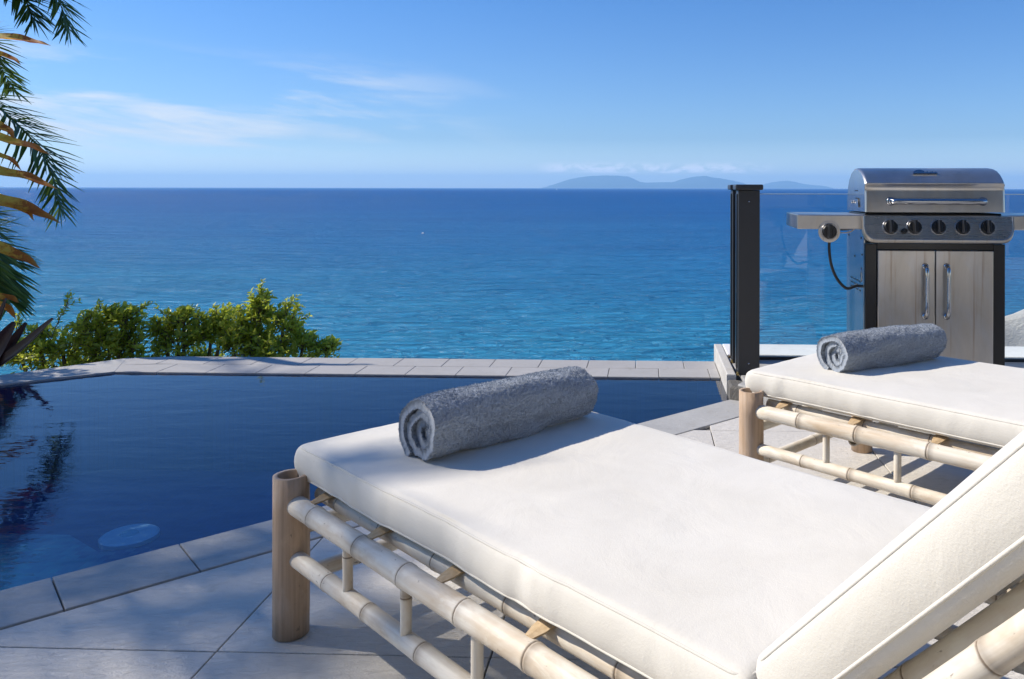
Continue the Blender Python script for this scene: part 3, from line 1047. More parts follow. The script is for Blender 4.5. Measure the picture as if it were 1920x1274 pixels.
T1a, T1b = Vector((-.455, 1.855)), Vector((-.100, 2.225))
c1_ = (T1a + T1b) / 2
make_towel((c1_.x, c1_.y, .4330), math.atan2(T1b.y - T1a.y, T1b.x - T1a.x) - math.pi / 2, .505, .084, 11,
           'rolled slate blue towel on the lounger whose foot is in dappled shade')
T2a, T2b = Vector((.748, 2.765)), Vector((1.145, 2.985))
c2_ = (T2a + T2b) / 2
make_towel((c2_.x, c2_.y, .4330), math.atan2(T2b.y - T2a.y, T2b.x - T2a.x) - math.pi / 2, .48, .078, 23,
           'sunlit rolled slate blue towel on the lounger in front of the grill')


# ------------------------------------------------------------------ balustrade posts and glass
def make_post(x, y, label):
    P = empty('railing_post', (x, y, SLAB_Z), -TH)
    tag(P, label, 'post', 'charcoal railing posts')
    w, d, h = .113, .115, 1.0
    box('shaft', (0, 0, 0), (w, d, h - .03), M['dark_metal'], P, .004)
    box('cap', (-.016, -.016, h - .0295), (w + .016, d + .016, h), M['dark_metal'], P, .007)
    box('channel', (-.006, .035, .03), (-.0005, .08, h - .05), M['black'], P, .0015)
    for (bx, by) in ((-.004, -.005), (w + .002, -.005)):
        V, Fc = tube_geo([(0, 0, 0), (0, 0, .008), (0, 0, .010), (0, 0, .018)], [.008, .008, .005, .004], 8)
        obj('anchor_bolt', mesh('anchor_bolt', V, Fc, M['brass']), P, (bx, by, .001))
    for zz in (.06, h - .09):
        tube('rivet', [(w * .5, .0005, zz), (w * .5, -.002, zz)], .004, M['chrome'], P, 10)
    return P


make_post(.628, 4.262, 'charcoal square railing post standing nearer the loungers, bolted to the slab')
make_post(.640, 4.560, 'charcoal square railing post behind the other, holding the glass panel')


def make_glass(x0, x1, label):
    G = empty('glass_panel', (x0, 4.655 - (x0 - .76) * math.tan(TH), SLAB_Z), -TH)
    tag(G, label, 'glass panel', 'glass balustrade panels')
    w = x1 - x0
    me = mesh('pane', [(0, 0, .012), (w, 0, .012), (w, 0, .945), (0, 0, .945)], [(0, 1, 2, 3)], M['glass'])
    obj('pane', me, G)
    box('polished_edge', (0, -.005, .9455), (w, .005, .950), M['glass_edge'], G, .001)
    box('base_channel', (0, -.012, .0005), (w, .012, .018), M['dark_metal'], G, .002)
    return G


make_glass(.758, 2.36, 'clear glass balustrade panel between the charcoal post and the grill')
make_glass(2.372, 4.2, 'clear glass balustrade panel beyond the right side shelf of the grill')


# ------------------------------------------------------------------ gas grill
def loft(name, rows, mat, parent, closed=False, smooth=True, loc=(0, 0, 0)):
    V = [tuple(p) for r in rows for p in r]
    n = len(rows[0])
    Fc = []
    for i in range(len(rows) - 1):
        for j in range(n if closed else n - 1):
            Fc.append((i * n + j, i * n + (j + 1) % n, (i + 1) * n + (j + 1) % n, (i + 1) * n + j))
    return obj(name, mesh(name, V, Fc, mat, smooth), parent, loc)


def make_grill():
    GX, GY = 1.518, 3.90
    gr = empty('gas_grill', (GX, GY, SLAB_Z), R(-4.5))
    tag(gr, 'stainless steel gas grill with two cabinet doors and black knobs behind the sunlit lounger', 'grill')
    hw = .328; dep = .44
    Z = lambda y: 1.06 - (y - 353) * 3.9 / F - SLAB_Z     # heights read off the front face
    zt, zb = Z(469), .13
    # cabinet
    box('base_shelf', (-hw + .002, .004, zb - .035), (hw - .002, dep, zb), M['black'], gr, .004)
    for s in (-1, 1):
        box('corner_post', (s * hw - (.056 if s > 0 else 0), 0, zb), (s * hw + (0 if s > 0 else .056), .03, Z(457)), M['black'], gr, .004)
    box('top_rail', (-hw + .057, .002, Z(468)), (hw - .057, .03, Z(456)), M['black'], gr, .002)
    box('back_panel', (-hw + .01, dep - .012, zb), (hw - .01, dep - .002, Z(457)), M['side_steel'], gr, .002)
    for s in (-1, 1):
        x = s * (hw - .004)
        sp = box('side_panel', (x - .004, .031, zb), (x + .004, dep - .001, Z(432)), M['side_steel'], gr, .0015)
        for r_ in range(3):
            for c_ in range(4):
                box('vent_slot', (s * .0042 - .0012, -.14 + c_ * .065, .34 + r_ * .022), (s * .0042 + .0012, -.14 + c_ * .065 + .038, .348 + r_ * .022), M['black'], sp, 0)
        for (yy, zz) in ((-.15, .60), (.15, .60), (.0, .08), (.0, .50), (-.17, .52)):
            box('rivet', (s * .0044 - .002, yy - .005, zz), (s * .0044 + .002, yy + .005, zz + .010), M['black'], sp, 0)
        if s < 0:
            rows = []
            for rr_, xx in ((.016, -.0045), (.016, -.0075), (.006, -.0078)):
                rows.append([(xx, rr_ * .8 * math.cos(a), rr_ * 2.2 * math.sin(a)) for a in np.linspace(0, 2 * math.pi, 20)[:-1]])
            loft('hose_grommet', rows, M['chrome'], sp, True, True, (0, -.155, .425))
    # doors
    for s in (-1, 1):
        xa, xb = (-hw + .0585, -.0018) if s < 0 else (.0018, hw - .0585)
        dr = box('door', (xa, -.012, zb + .012), (xb, .014, zt), M['door_steel'], gr, .004)
        cx = (xa + xb) / 2
        hx = -.048 - cx if s < 0 else .052 - cx
        z1, z0 = Z(498) - zb - .012, Z(592) - zb - .012
        path = smooth_path([(hx, -.014, z0), (hx, -.034, z0 + .006), (hx, -.046, z0 + .028), (hx, -.046, (z0 + z1) / 2), (hx, -.046, z1 - .028), (hx, -.034, z1 - .006), (hx, -.014, z1)], 36)
        tube('handle', path, .0098, M['chrome'], dr, 14)
        for zz in (z0, z1):
            tube('handle_mount', [(hx, -.0128, zz), (hx, -.019, zz)], .0145, M['chrome'], dr, 14)
    # control panel: sloping face with rounded lower corners and a turned-out lip
    z1, z0 = Z(404), Z(446)
    pw = hw + .012
    def outline(k):
        r = .055
        pts = [(-pw - k, 1.0), (-pw - k, .62)]
        for a in np.linspace(180, 270, 9): pts.append((-pw - k + r + r * math.cos(R(a)), .56 + .56 * math.sin(R(a))))
        for a in np.linspace(270, 360, 9): pts.append((pw + k - r + r * math.cos(R(a)), .56 + .56 * math.sin(R(a))))
        pts += [(pw + k, .62), (pw + k, 1.0)]
        return pts
    def face(k, dy, dz=0.0):
        return [(x, -.045 - (1 - t) * .022 + dy, z0 + t * (z1 - z0) + dz * (1 if t < .95 else 0)) for x, t in outline(k)]
    cp = obj('control_panel', mesh('control_panel', face(0, 0), [tuple(range(len(outline(0))))], M['panel_steel']), gr)
    loft('panel_lip', [face(0, .0004), face(.006, -.006, -.003), face(.007, .004, -.020), face(.004, .06, -.024)], M['lip_steel'], cp, False, True)
    n = len(outline(0))
    loft('panel_top', [[(-pw, -.045, z1), (pw, -.045, z1)], [(-pw, .06, z1 + .004), (pw, .06, z1 + .004)]], M['steel'], cp, False, False)
    box('panel_back', (-pw + .02, -.028, z0 - .012), (pw - .02, .05, z1 - .004), M['black'], cp, .003)
    tilt = math.atan2(.022, z1 - z0)
    def knob(parent, x, z, y, r, tl, bezel=True):
        kb = bpy.data.objects.new('knob', None)
        o = None
        rows = []
        for (q, rr_) in ((0, r * .94), (.006, r * .94), (.010, r * .84), (.013, r * .80)):
            rows.append([(rr_ * math.cos(a), -q, rr_ * math.sin(a)) for a in np.linspace(0, 2 * math.pi, 29)[:-1]])
        # raised grip bar across the skirt
        V = [p for r_ in rows for p in r_]; Fc = []
        for i in range(3):
            for j in range(28): Fc.append((i * 28 + j, i * 28 + (j + 1) % 28, (i + 1) * 28 + (j + 1) % 28, (i + 1) * 28 + j))
        Fc.append(tuple(3 * 28 + j for j in range(28)))
        b0 = len(V)
        gw, gh = r * .30, r * .92
        for (q, fw, fh) in ((.012, 1.25, 1.0), (.022, 1.0, 1.0), (.033, .72, .94), (.036, .5, .86)):
            V += [(-gw * fw, -q, -gh * fh), (gw * fw, -q, -gh * fh), (gw * fw, -q, gh * fh), (-gw * fw, -q, gh * fh)]
        for i in range(3):
            for j in range(4): Fc.append((b0 + i * 4 + j, b0 + i * 4 + (j + 1) % 4, b0 + (i + 1) * 4 + (j + 1) % 4, b0 + (i + 1) * 4 + j))
        Fc.append((b0 + 12, b0 + 13, b0 + 14, b0 + 15))
        k = obj('knob', mesh('knob', V, Fc, M['black'], False), parent, (x, y, z))
        k.rotation_euler = (-tl, 0, 0)
        if bezel:
            rows = []
            for (q, rr_) in ((-.002, r * 1.16), (.003, r * 1.14), (.005, r * 1.08), (.003, r * .98)):
                rows.append([(rr_ * math.cos(a), -q, rr_ * math.sin(a)) for a in np.linspace(0, 2 * math.pi, 33)[:-1]])
            loft('bezel', rows, M['panel_steel'], k, True, True)
        return k
    zc = (z0 + z1) / 2 + .002
    for px in (1672, 1716, 1760, 1804, 1849):
        x = (px - 1760.5) * 3.84 / F + .002
        knob(cp, x, zc, -.0575, .0335, tilt)
    rows = [[(rr_ * math.cos(a), -q, rr_ * math.sin(a)) for a in np.linspace(0, 2 * math.pi, 19)[:-1]] for q, rr_ in ((0, .013), (.006, .013), (.009, .009), (.007, .001))]
    ig = loft('igniter_button', rows, M['black'], cp, True, True, ((1697 - 1760.5) * 3.84 / F, -.0665, Z(433) + .004))
    ig.rotation_euler = (-tilt, 0, 0)
    # firebox under the lid
    box('firebox', (-hw + .006, .03, Z(432) + .001), (hw - .006, dep - .03, Z(400)), M['black'], gr, .004)
    # lid: bent sheet over two end cheeks
    zb_, D = Z(399), .46
    prof = [(-.004, 0.0), (-.002, .05), (.002, .100), (.005, .132), (.0005, .1345), (-.0005, .141), (.006, .1465), (.022, .162), (.05, .182), (.09, .200), (.14, .2115), (.20, .217),
            (.27, .214), (.33, .198), (.385, .165), (.42, .115), (.435, .05), (.438, 0)]
    xs = [-hw, -hw + .006, -hw + .012] + list(np.linspace(-hw + .03, hw - .03, 12)) + [hw - .012, hw - .006, hw]
    rows = []
    for x in xs:
        e = max(0, 1 - (hw - abs(x)) / .012)
        ins = .008 * (1 - math.sqrt(max(0, 1 - e * e)))
        rows.append([(x, y + ins * (1 if y < .2 else -1), max(0, z - ins)) for y, z in prof])
    lid = loft('lid', rows, M['steel'], gr, False, True, (0, 0, zb_ + .004))
    for s in (-1, 1):
        pts = [(s * hw, y + (.008 if y < .2 else -.008), max(0, z - .008)) for y, z in prof]
        ck = obj('lid_cheek', mesh('lid_cheek', pts + [(x - s * .01, y, z) for x, y, z in pts],
                                   [tuple(range(len(pts)))] + [(i, i + 1, len(pts) + i + 1, len(pts) + i) for i in range(len(pts) - 1)], M['side_steel']), lid)
        box('cheek_slot', (s * (hw + .0008) - .0012, .17, .10), (s * (hw + .0008) + .0012, .23, .106), M['black'], ck, 0)
        tube('hinge_stay', [(s * (hw + .003), .20, .066), (s * (hw + .003), .14, .062), (s * (hw + .003), .125, .02)], .003, M['black'], ck, 6)
        tube('pivot_bolt', [(s * (hw - .002), .27, .045), (s * (hw + .012), .27, .045)], .008, M['chrome'], ck, 10)
    hz = Z(377) - zb_ - .004
    xa, xb = (1672 - 1754.5) * 3.84 / F, (1842 - 1754.5) * 3.84 / F
    path = smooth_path([(xa, -.006, hz + .002), (xa + .004, -.030, hz), (xa + .03, -.050, hz), (0, -.052, hz), (xb - .03, -.050, hz), (xb - .004, -.030, hz), (xb, -.006, hz + .002)], 60)
    tube('handle', path, [.0185 if i in range(3, 11) or i in range(49, 57) else .0145 for i in range(60)], M['chrome'], lid, 16)
    for xx in (xa, xb):
        tube('handle_mount', [(xx, -.003, hz), (xx, -.008, hz), (xx, -.014, hz)], [.021, .021, .015], M['chrome'], lid, 20)
    # small chrome badge, a swelling crest over a bar of raised script
    bx = (1742 - 1754.5) * 4.0 / F
    bd = bpy.data.objects.new('badge', bpy.data.meshes.new('badge'))
    V, Fc = [], []
    def addbox(x0, x1, z0_, z1_, y0, y1):
        b = len(V)
        V.extend([(x, y, z) for z in (z0_, z1_) for y in (y0, y1) for x in (x0, x1)])
        Fc.extend([(b, b + 1, b + 3, b + 2), (b + 4, b + 6, b + 7, b + 5), (b, b + 4, b + 5, b + 1), (b + 2, b + 3, b + 7, b + 6), (b, b + 2, b + 6, b + 4), (b + 1, b + 5, b + 7, b + 3)])
    addbox(-.055, .060, 0, .007, -.006, .004)
    for i in range(14): addbox(-.050 + i * .0078, -.050 + i * .0078 + .0045, .007, .010 + .003 * ((i * 7) % 3), -.005, .001)
    for i in range(9):
        a0_, a1_ = -.052 + i * .0058, -.052 + (i + 1) * .0058
        addbox(a0_, a1_, .007, .012 + .016 * math.sin(math.pi * (i + .8) / 10.5), -.0055, .003)
    me = mesh('badge', V, Fc, M['chrome'])
    bo = obj('badge', me, lid, (bx, .050, .184))
    bo.rotation_euler = (R(-48), 0, 0)
    # side shelves
    sz1, sz0 = Z(402.5), Z(430)
    for s in (-1, 1):
        xa, xb = (-hw - .325, -hw - .003) if s < 0 else (hw + .003, hw + .325)
        sh = box('side_shelf', (xa, -.012, sz0), (xb, .40, sz1), M['steel'], gr, .005)
        if s < 0:
            kx = (1562 - 1565.5) * 3.85 / F
            rows = [[(rr_ * math.cos(a), -q, rr_ * math.sin(a)) for a in np.linspace(0, 2 * math.pi, 33)[:-1]] for q, rr_ in ((-.001, .052), (.003, .052), (.004, .050), (.0042, .001))]
            loft('burner_plate', rows, M['lip_steel'], sh, True, False, (kx, -.2075, -.012))
            k = knob(sh, kx, -.010, -.2125, .036, 0)
            tube('igniter_wire', smooth_path([(kx + .03, -.196, -.012), (kx + .07, -.192, -.018), (kx + .105, -.192, -.012), (kx + .13, -.18, .004)], 16), .0024, M['wire'], sh, 6)
            tube('spark_lead', smooth_path([(kx + .03, -.19, -.004), (kx + .08, -.185, -.003), (kx + .13, -.17, .003)], 10), .004, M['rubber'], sh, 6)
            xk = (xa + xb) / 2 + kx
            hp = [(xk + .004, .000, sz0 - .045), (xk + .004, .006, sz0 - .10), (xk + .016, .016, sz0 - .175), (xk + .047, .030, sz0 - .245), (xk + .095, .050, sz0 - .292), (-hw - .03, .062, Z(540)), (-hw + .004, .072, Z(541))]
            tube('gas_hose', smooth_path(hp, 40), .0072, M['rubber'], gr, 10)
    for s in (-1, 1):
        for yy in (.07, dep - .07):
            w = obj('caster', mesh('caster', *tube_geo([(-.011, 0, 0), (.011, 0, 0)], .036, 18), M['rubber'], True), gr, (s * (hw - .06), yy, .037))
            box('caster_fork', (-.015, -.012, .008), (.015, .012, .059), M['black'], w, .002)
    return gr


make_grill()


# ------------------------------------------------------------------ plants
def blade(V, Fc, T, p, d, up, L, w, droop, tone, fold=.35, segs=3):
    """One narrow leaf, V-folded along its midrib."""
    d = d.normalized()
    s = d.cross(up)
    s = s.normalized() if s.length > 1e-4 else d.orthogonal().normalized()
    u = s.cross(d)
    b = len(V)
    for i in range(segs + 1):
        t = i / segs
        q = p + d * (L * t) - Vector((0, 0, 1)) * (droop * L * t * t)
        ww = w * (math.sin(math.pi * min(.98, .18 + .80 * t)) ** .8) * .5
        V.append(q + s * ww + u * ww * fold); V.append(q); V.append(q - s * ww + u * ww * fold)
        T.extend([tone] * 3)
    for i in range(segs):
        o = b + i * 3
        Fc.append((o, o + 1, o + 4, o + 3)); Fc.append((o + 1, o + 2, o + 5, o + 4))


def make_frond(parent, path, seed, L=.30, w=.017, count=95, radius=.011, plume=1.0, bare=.12):
    rn = random.Random(seed)
    pts = smooth_path(path, 40)
    base = pts[0].copy()
    V, Fc = tube_geo([p - base for p in pts], [radius * (1 - .85 * i / 39) for i in range(40)], 6)
    fr = obj('frond', mesh('frond', V, Fc, M['palm_leaf'], True), parent, base)
    attr(fr.data, 'tone', [.7] * len(V))
    V, Fc, T = [], [], []
    for i in range(count):
        t = bare + (1 - bare) * (i + rn.random()) / count
        k = min(38, int(t * 39)); fq = t * 39 - k
        p = pts[k].lerp(pts[k + 1], fq) - base
        tg = (pts[k + 1] - pts[k]).normalized()
        side = tg.cross(Vector((0, 0, 1)))
        side = side.normalized() if side.length > 1e-3 else tg.orthogonal().normalized()
        upv = side.cross(tg)
        for s in (-1, 1):
            a = rn.uniform(-.8, 1.0) * plume
            fwd = .45 + .7 * t + rn.uniform(-.15, .15)
            d = side * s * math.cos(a) + upv * math.sin(a) + tg * fwd
            ll = L * (1 - .45 * max(0, t - .55) / .45) * (.65 + .35 * min(1, t / .25)) * rn.uniform(.8, 1.12)
            blade(V, Fc, T, p, d, upv, ll, w * rn.uniform(.8, 1.15), rn.uniform(.0, .18), rn.random() ** 1.2)
    lf = obj('leaflets', mesh('leaflets', [tuple(v) for v in V], Fc, M['palm_leaf'], True), fr)
    attr(lf.data, 'tone', T)
    return fr


def arch(c, azim, rise, reach, drop):
    """Control points of an arching frond leaving c towards an azimuth."""
    dx, dy = math.cos(azim), math.sin(azim)
    return [c, c + Vector((dx * reach * .3, dy * reach * .3, rise * .75)), c + Vector((dx * reach * .65, dy * reach * .65, rise)), c + Vector((dx * reach, dy * reach, rise - drop))]


def make_palm(base, crown, label, specials, fronds, seed, trunk_r=.09, L=.33, w=.021, count=95):
    P = empty('palm_tree', base)
    tag(P, label, 'palm', 'palms beside the pool')
    rel = Vector(crown) - Vector(base)
    rn = random.Random(seed)
    n = 46
    pts = [Vector((rel.x * (i / n) ** 1.3, rel.y * (i / n), rel.z * i / n)) for i in range(n + 1)]
    V, Fc = tube_geo(pts, [trunk_r * (1.25 - .45 * i / n) * (1 + (.06 if i % 2 else -.03)) for i in range(n + 1)], 14)
    obj('trunk', mesh('trunk', V, Fc, M['palm_bark'], True), P)
    V, Fc = tube_geo([rel, rel + Vector((0, 0, .12)), rel + Vector((0, 0, .28)), rel + Vector((0, 0, .38))], [trunk_r * .8, trunk_r * .95, trunk_r * .7, .02], 12)
    cs = obj('crownshaft', mesh('crownshaft', V, Fc, M['palm_leaf'], True), P)
    attr(cs.data, 'tone', [.8] * len(V))
    top = rel + Vector((0, 0, .30))
    for i, path in enumerate(specials):
        make_frond(P, [top] + [Vector(q) - Vector(base) for q in path], seed + i, L, w, count)
    for i, (a, rise, reach, drop) in enumerate(fronds):
        make_frond(P, arch(top, R(a), rise, reach, drop), seed + 40 + i, L, w, count)
    return P


DP = 6.2
make_palm((-5.75, 6.35, -1.5), (-5.45, 6.25, 1.15), 'feathery green palm rising beyond the left pool edge, frond tips over the sea',
          [[at(-60, 175, DP), at(20, 225, DP), at(85, 300, DP), at(112, 395, DP)],
           [at(-140, 0, DP), at(-60, -55, DP), at(30, -55, DP), at(100, -10, DP), at(128, 58, DP)],
           [at(-150, 60, DP), at(-90, -20, DP), at(-20, -40, DP), at(40, -5, DP), at(62, 40, DP)],
           [at(-80, 420, DP), at(-30, 450, DP - .1), at(5, 500, DP - .15), at(20, 570, DP - .2)],
           [at(-160, 330, 5.9), at(-60, 400, 5.8), at(-25, 470, 5.75), at(-12, 540, 5.7)]],
          [(150, .8, 1.5, .6), (95, .9, 1.2, .4), (200, .7, 1.4, .8), (240, .8, 1.4, .7)], 3)

# tall palm to the left of the deck: its crown dapples the deck and the foot of the lounger
make_palm((-11.9, 3.6, -.3), (-11.48, 3.85, 7.2), 'tall palm left of the deck whose crown dapples the paving', [],
          [(i * 30 + 7 * (i % 3), .75 + .25 * (i % 2), 2.1 + .3 * (i % 3), .9) for i in range(12)], 60, .15, .60, .034, 60)


def make_strap(base, leaves, label):
    P = empty('strap_leaf_plant', base)
    tag(P, label, 'plant')
    B = Vector(base)
    stem = smooth_path([(0, 0, 0), (.03, .02, .8), (-.02, 0, 1.8), (.02, 0, 3.0)], 20)
    V, Fc = tube_geo(stem, [.045 - .001 * i for i in range(20)], 10)
    obj('stem', mesh('stem', V, Fc, M['palm_bark'], True), P)
    for i, (pts, w) in enumerate(leaves):
        path = smooth_path([Vector(p) - B for p in pts], 26)
        V, Fc, T = [], [], []
        for k, p in enumerate(path):
            t = k / 25
            tg = (path[min(25, k + 1)] - path[max(0, k - 1)]).normalized()
            nrm = Vector((.15, -.62, .77))
            s = tg.cross(nrm).normalized(); u = s.cross(tg)
            ww = w * (1 - t ** 2.6) * (.75 + .25 * min(1, t * 4)) * .5 + .0008
            curl = .55 + .3 * math.sin(k * .9 + i)
            V += [p + s * ww + u * ww * curl, p + s * ww * .4 + u * ww * .12, p - s * ww * .4 + u * ww * .1, p - s * ww + u * ww * curl]
            T += [t, t * .95, t, min(1, t * 1.06)]
        for k in range(25):
            for j in range(3): Fc.append((k * 4 + j, k * 4 + j + 1, k * 4 + j + 5, k * 4 + j + 4))
        lf = obj('strap_leaf', mesh('strap_leaf', [tuple(v) for v in V], Fc, M['strap'], True), P)
        attr(lf.data, 'tone', T)
    return P


SD = 5.3
sb = (-4.72, 5.55, -1.15)
def sl(x0, y0, x1, y1, w, sag=4):
    xs = -150
    ys = y0 - (y1 - y0) * .55
    w *= 1.4
    return ([Vector((sb[0], sb[1], at(0, ys - 12, SD).z)), at(-70, (y0 + ys) / 2 - sag, SD), at((x0 + x1) / 2 - 5, (y0 + y1) / 2 - sag, SD - .02), at(x1, y1, SD - .04)], w)


make_strap(sb, [sl(0, 74, 95, 88, .062, 3), sl(0, 103, 39, 124, .04), sl(0, 232, 27, 263, .055), sl(0, 262, 96, 293, .06), sl(0, 286, 40, 322, .035),
                sl(0, 323, 108, 357, .068), sl(0, 376, 114, 421, .08), sl(30, 385, 64, 416, .035), sl(0, 466, 76, 506, .072), sl(0, 560, 36, 570, .05), sl(0, 566, 30, 600, .05)],
           'strap-leaved plant with yellow leaves drying to orange brown tips beside the palm')


def make_cordyline(base, leaves):
    P = empty('burgundy_plant', base)
    tag(P, 'dark burgundy broad-leaved plant growing behind the left pool coping', 'plant')
    B = Vector(base)
    V, Fc = tube_geo([(0, 0, 0), (.02, 0, .5), (0, 0, .95)], [.035, .03, .025], 8)
    obj('stem', mesh('stem', V, Fc, M['bark'], True), P)
    for i, (pts, w) in enumerate(leaves):
        path = smooth_path([Vector(p) - B for p in pts], 22)
        V, Fc, T = [], [], []
        for k, p in enumerate(path):
            t = k / 21
            tg = (path[min(21, k + 1)] - path[max(0, k - 1)]).normalized()
            nrm = Vector((-.4, -.75, .5)) if i % 2 == 0 else Vector((.5, -.8, .2))
            s = tg.cross(nrm).normalized(); u = s.cross(tg)
            ww = w * (math.sin(math.pi * min(.97, .12 + .83 * t)) ** .7) * .5 + .001
            for c in (-1, -.5, 0, .5, 1):
                V.append(p + s * ww * c + u * ww * (abs(c) ** 1.5) * .7)
                T.append(.2 + .8 * abs(c) * (.5 + .5 * math.sin(i * 2 + c)))
        for k in range(21):
            for j in range(4): Fc.append((k * 5 + j, k * 5 + j + 1, k * 5 + j + 6, k * 5 + j + 5))
        lf = obj('broad_leaf', mesh('broad_leaf', [tuple(v) for v in V], Fc, M['burgundy'], True), P)
        attr(lf.data, 'tone', T)


CDp = 4.95
make_cordyline((-3.98, 5.05, -1.05), [
    ([at(-70, 735, 5.0), at(0, 690, CDp), at(50, 652, CDp - .03), at(101, 601, CDp - .05)], .088),
    ([at(-70, 738, 5.0), at(-25, 685, CDp), at(5, 640, CDp), at(28, 606, CDp)], .085),
    ([at(-70, 730, 5.0), at(-30, 660, CDp), at(0, 605, CDp), at(14, 562, CDp)], .07),
    ([at(-70, 735, 5.02), at(-20, 690, CDp + .03), at(20, 648, CDp + .05), at(50, 607, CDp + .06)], .06),
    ([at(-70, 730, 5.0), at(-95, 640, 5.0), at(-105, 560, 4.98), at(-130, 500, 4.95)], .09),
    ([at(-70, 735, 5.0), at(-130, 660, 4.9), at(-190, 620, 4.85), at(-260, 600, 4.8)], .09)])


def make_shrub(base, lobes, twigs, Y, seed, label):
    P = empty('shrub', base)
    tag(P, label, 'shrub', 'leafy shrubs behind the pool edge')
    B = Vector(base)
    rn = random.Random(seed)
    bV, bF = [], []
    V, Fc, T = [], [], []
    def leaf(p, d, L, tone):
        d = d.normalized()
        s = d.cross(Vector((rn.uniform(-1.3, .3), rn.uniform(-1.2, .1), 1))).normalized()
        u = s.cross(d)
        w = L * .27
        b = len(V)
        m_ = p + d * L * .5
        V.extend([p, m_ + s * w + u * w * .4, p + d * L - u * L * .12, m_ - s * w + u * w * .4, m_ - u * w * .15])
        T.extend([tone] * 5)
        Fc.extend([(b, b + 4, b + 1), (b + 1, b + 4, b + 2), (b, b + 3, b + 4), (b + 3, b + 2, b + 4)])
    def twig(p0, p1, nleaf, L, tip):
        pts = smooth_path([p0, p0.lerp(p1, .5) + Vector((rn.uniform(-.02, .02), rn.uniform(-.02, .02), rn.uniform(0, .03))), p1], 6)
        v, f = tube_geo(pts, [.0032, .003, .0026, .0022, .0018, .001], 5, False)
        o = len(bV); bV.extend(v); bF.extend([tuple(i + o for i in q) for q in f])
        ax = (p1 - p0).normalized()
        for i in range(nleaf):
            t = .12 + .88 * i / max(1, nleaf - 1)
            k = min(4, int(t * 5)); p = pts[k].lerp(pts[k + 1], t * 5 - k)
            a = i * 2.4 + rn.uniform(-.4, .4)
            o1 = ax.orthogonal().normalized(); o2 = ax.cross(o1)
            d = (o1 * math.cos(a) + o2 * math.sin(a)) + ax * rn.uniform(.35, .9) + Vector((0, 0, .25))
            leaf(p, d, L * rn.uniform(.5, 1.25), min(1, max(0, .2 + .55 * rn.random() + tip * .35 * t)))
    for (cx, cy, rx, ry, n) in lobes:
        c = at(cx, cy, Y) - B
        sx, sz = rx * Y / F * .9, ry * Y / F * .86
        n = int(n * .72)
        hub = c - Vector((0, 0, sz * .6))
        # limb from the base up into the clump
        pts = smooth_path([Vector((rn.uniform(-.05, .05), 0, 0)), Vector((hub.x * .5, hub.y * .5, hub.z * .45)), hub, c], 12)
        v, f = tube_geo(pts, [.022 - .0013 * i for i in range(12)], 6, False)
        o = len(bV); bV.extend(v); bF.extend([tuple(i + o for i in q) for q in f])
        for _ in range(n):
            a, b_ = rn.uniform(0, 2 * math.pi), rn.uniform(-.55, 1)
            rr = rn.uniform(.35, 1.0) ** .6
            ring = math.sqrt(max(0, 1 - b_ * b_))
            e = c + Vector((sx * rr * ring * math.cos(a), sx * .9 * rr * ring * math.sin(a), sz * rr * b_))
            s0 = c.lerp(e, rn.uniform(.25, .6)) - Vector((0, 0, sz * .25))
            e = e + (e - s0).normalized() * rn.uniform(0, .05)
            twig(s0, e, rn.randint(6, 9), .056, rr)
        for _ in range(5):                                   # loose shoots breaking the outline
            a = rn.uniform(-1.25, 1.25)
            e = c + Vector((sx * math.sin(a), rn.uniform(-.5, .5) * sx, sz * math.cos(a))) * rn.uniform(1.15, 1.5)
            twig(c.lerp(e, .55), e, rn.randint(9, 14), .046, 1.0)
    for (x0, y0, x1, y1, dy) in twigs:
        p0, p1 = at(x0, y0, Y + dy) - B, at(x1, y1, Y + dy) - B
        twig(p0, p1, int((p1 - p0).length / .0085), .040, 1.0)
        for t in (.35, .55, .75):
            q = p0.lerp(p1, t)
            twig(q, q + (p1 - p0) * .3 + Vector((rn.uniform(-.05, .05), rn.uniform(-.05, .05), rn.uniform(-.01, .03))), 9, .036, 1.0)
    obj('branches', mesh('branches', [tuple(v) for v in bV], bF, M['bark'], True), P)
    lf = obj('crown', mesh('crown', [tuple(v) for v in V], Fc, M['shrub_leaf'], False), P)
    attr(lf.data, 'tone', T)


YS = 6.1
make_shrub(at(170, 960, YS) + Vector((0, 0, .0)), [(45, 672, 48, 32, 60), (75, 640, 30, 24, 34), (120, 655, 48, 38, 70), (180, 625, 50, 38, 85), (232, 606, 40, 26, 60), (205, 655, 62, 40, 100),
           (140, 690, 100, 28, 110), (250, 640, 28, 30, 40), (255, 690, 50, 26, 50)],
           [(95, 640, 136, 556, -.1), (245, 600, 276, 573, 0), (180, 600, 193, 575, 0), (150, 620, 172, 590, -.05), (30, 640, 40, 600, -.1)], YS, 21,
           'loose green shrub beside the burgundy plant, one long shoot sticking up')
make_shrub(at(345, 960, YS + .1), [(312, 622, 24, 26, 34), (345, 606, 34, 22, 48), (335, 645, 50, 36, 80), (395, 630, 38, 36, 70), (415, 612, 26, 30, 40), (360, 685, 80, 26, 90)],
           [(318, 612, 306, 588, 0), (350, 596, 356, 584, 0), (412, 600, 421, 586, .05), (300, 630, 290, 607, 0)], YS + .1, 22,
           'low rounded green shrub in the middle of the row behind the pool edge')
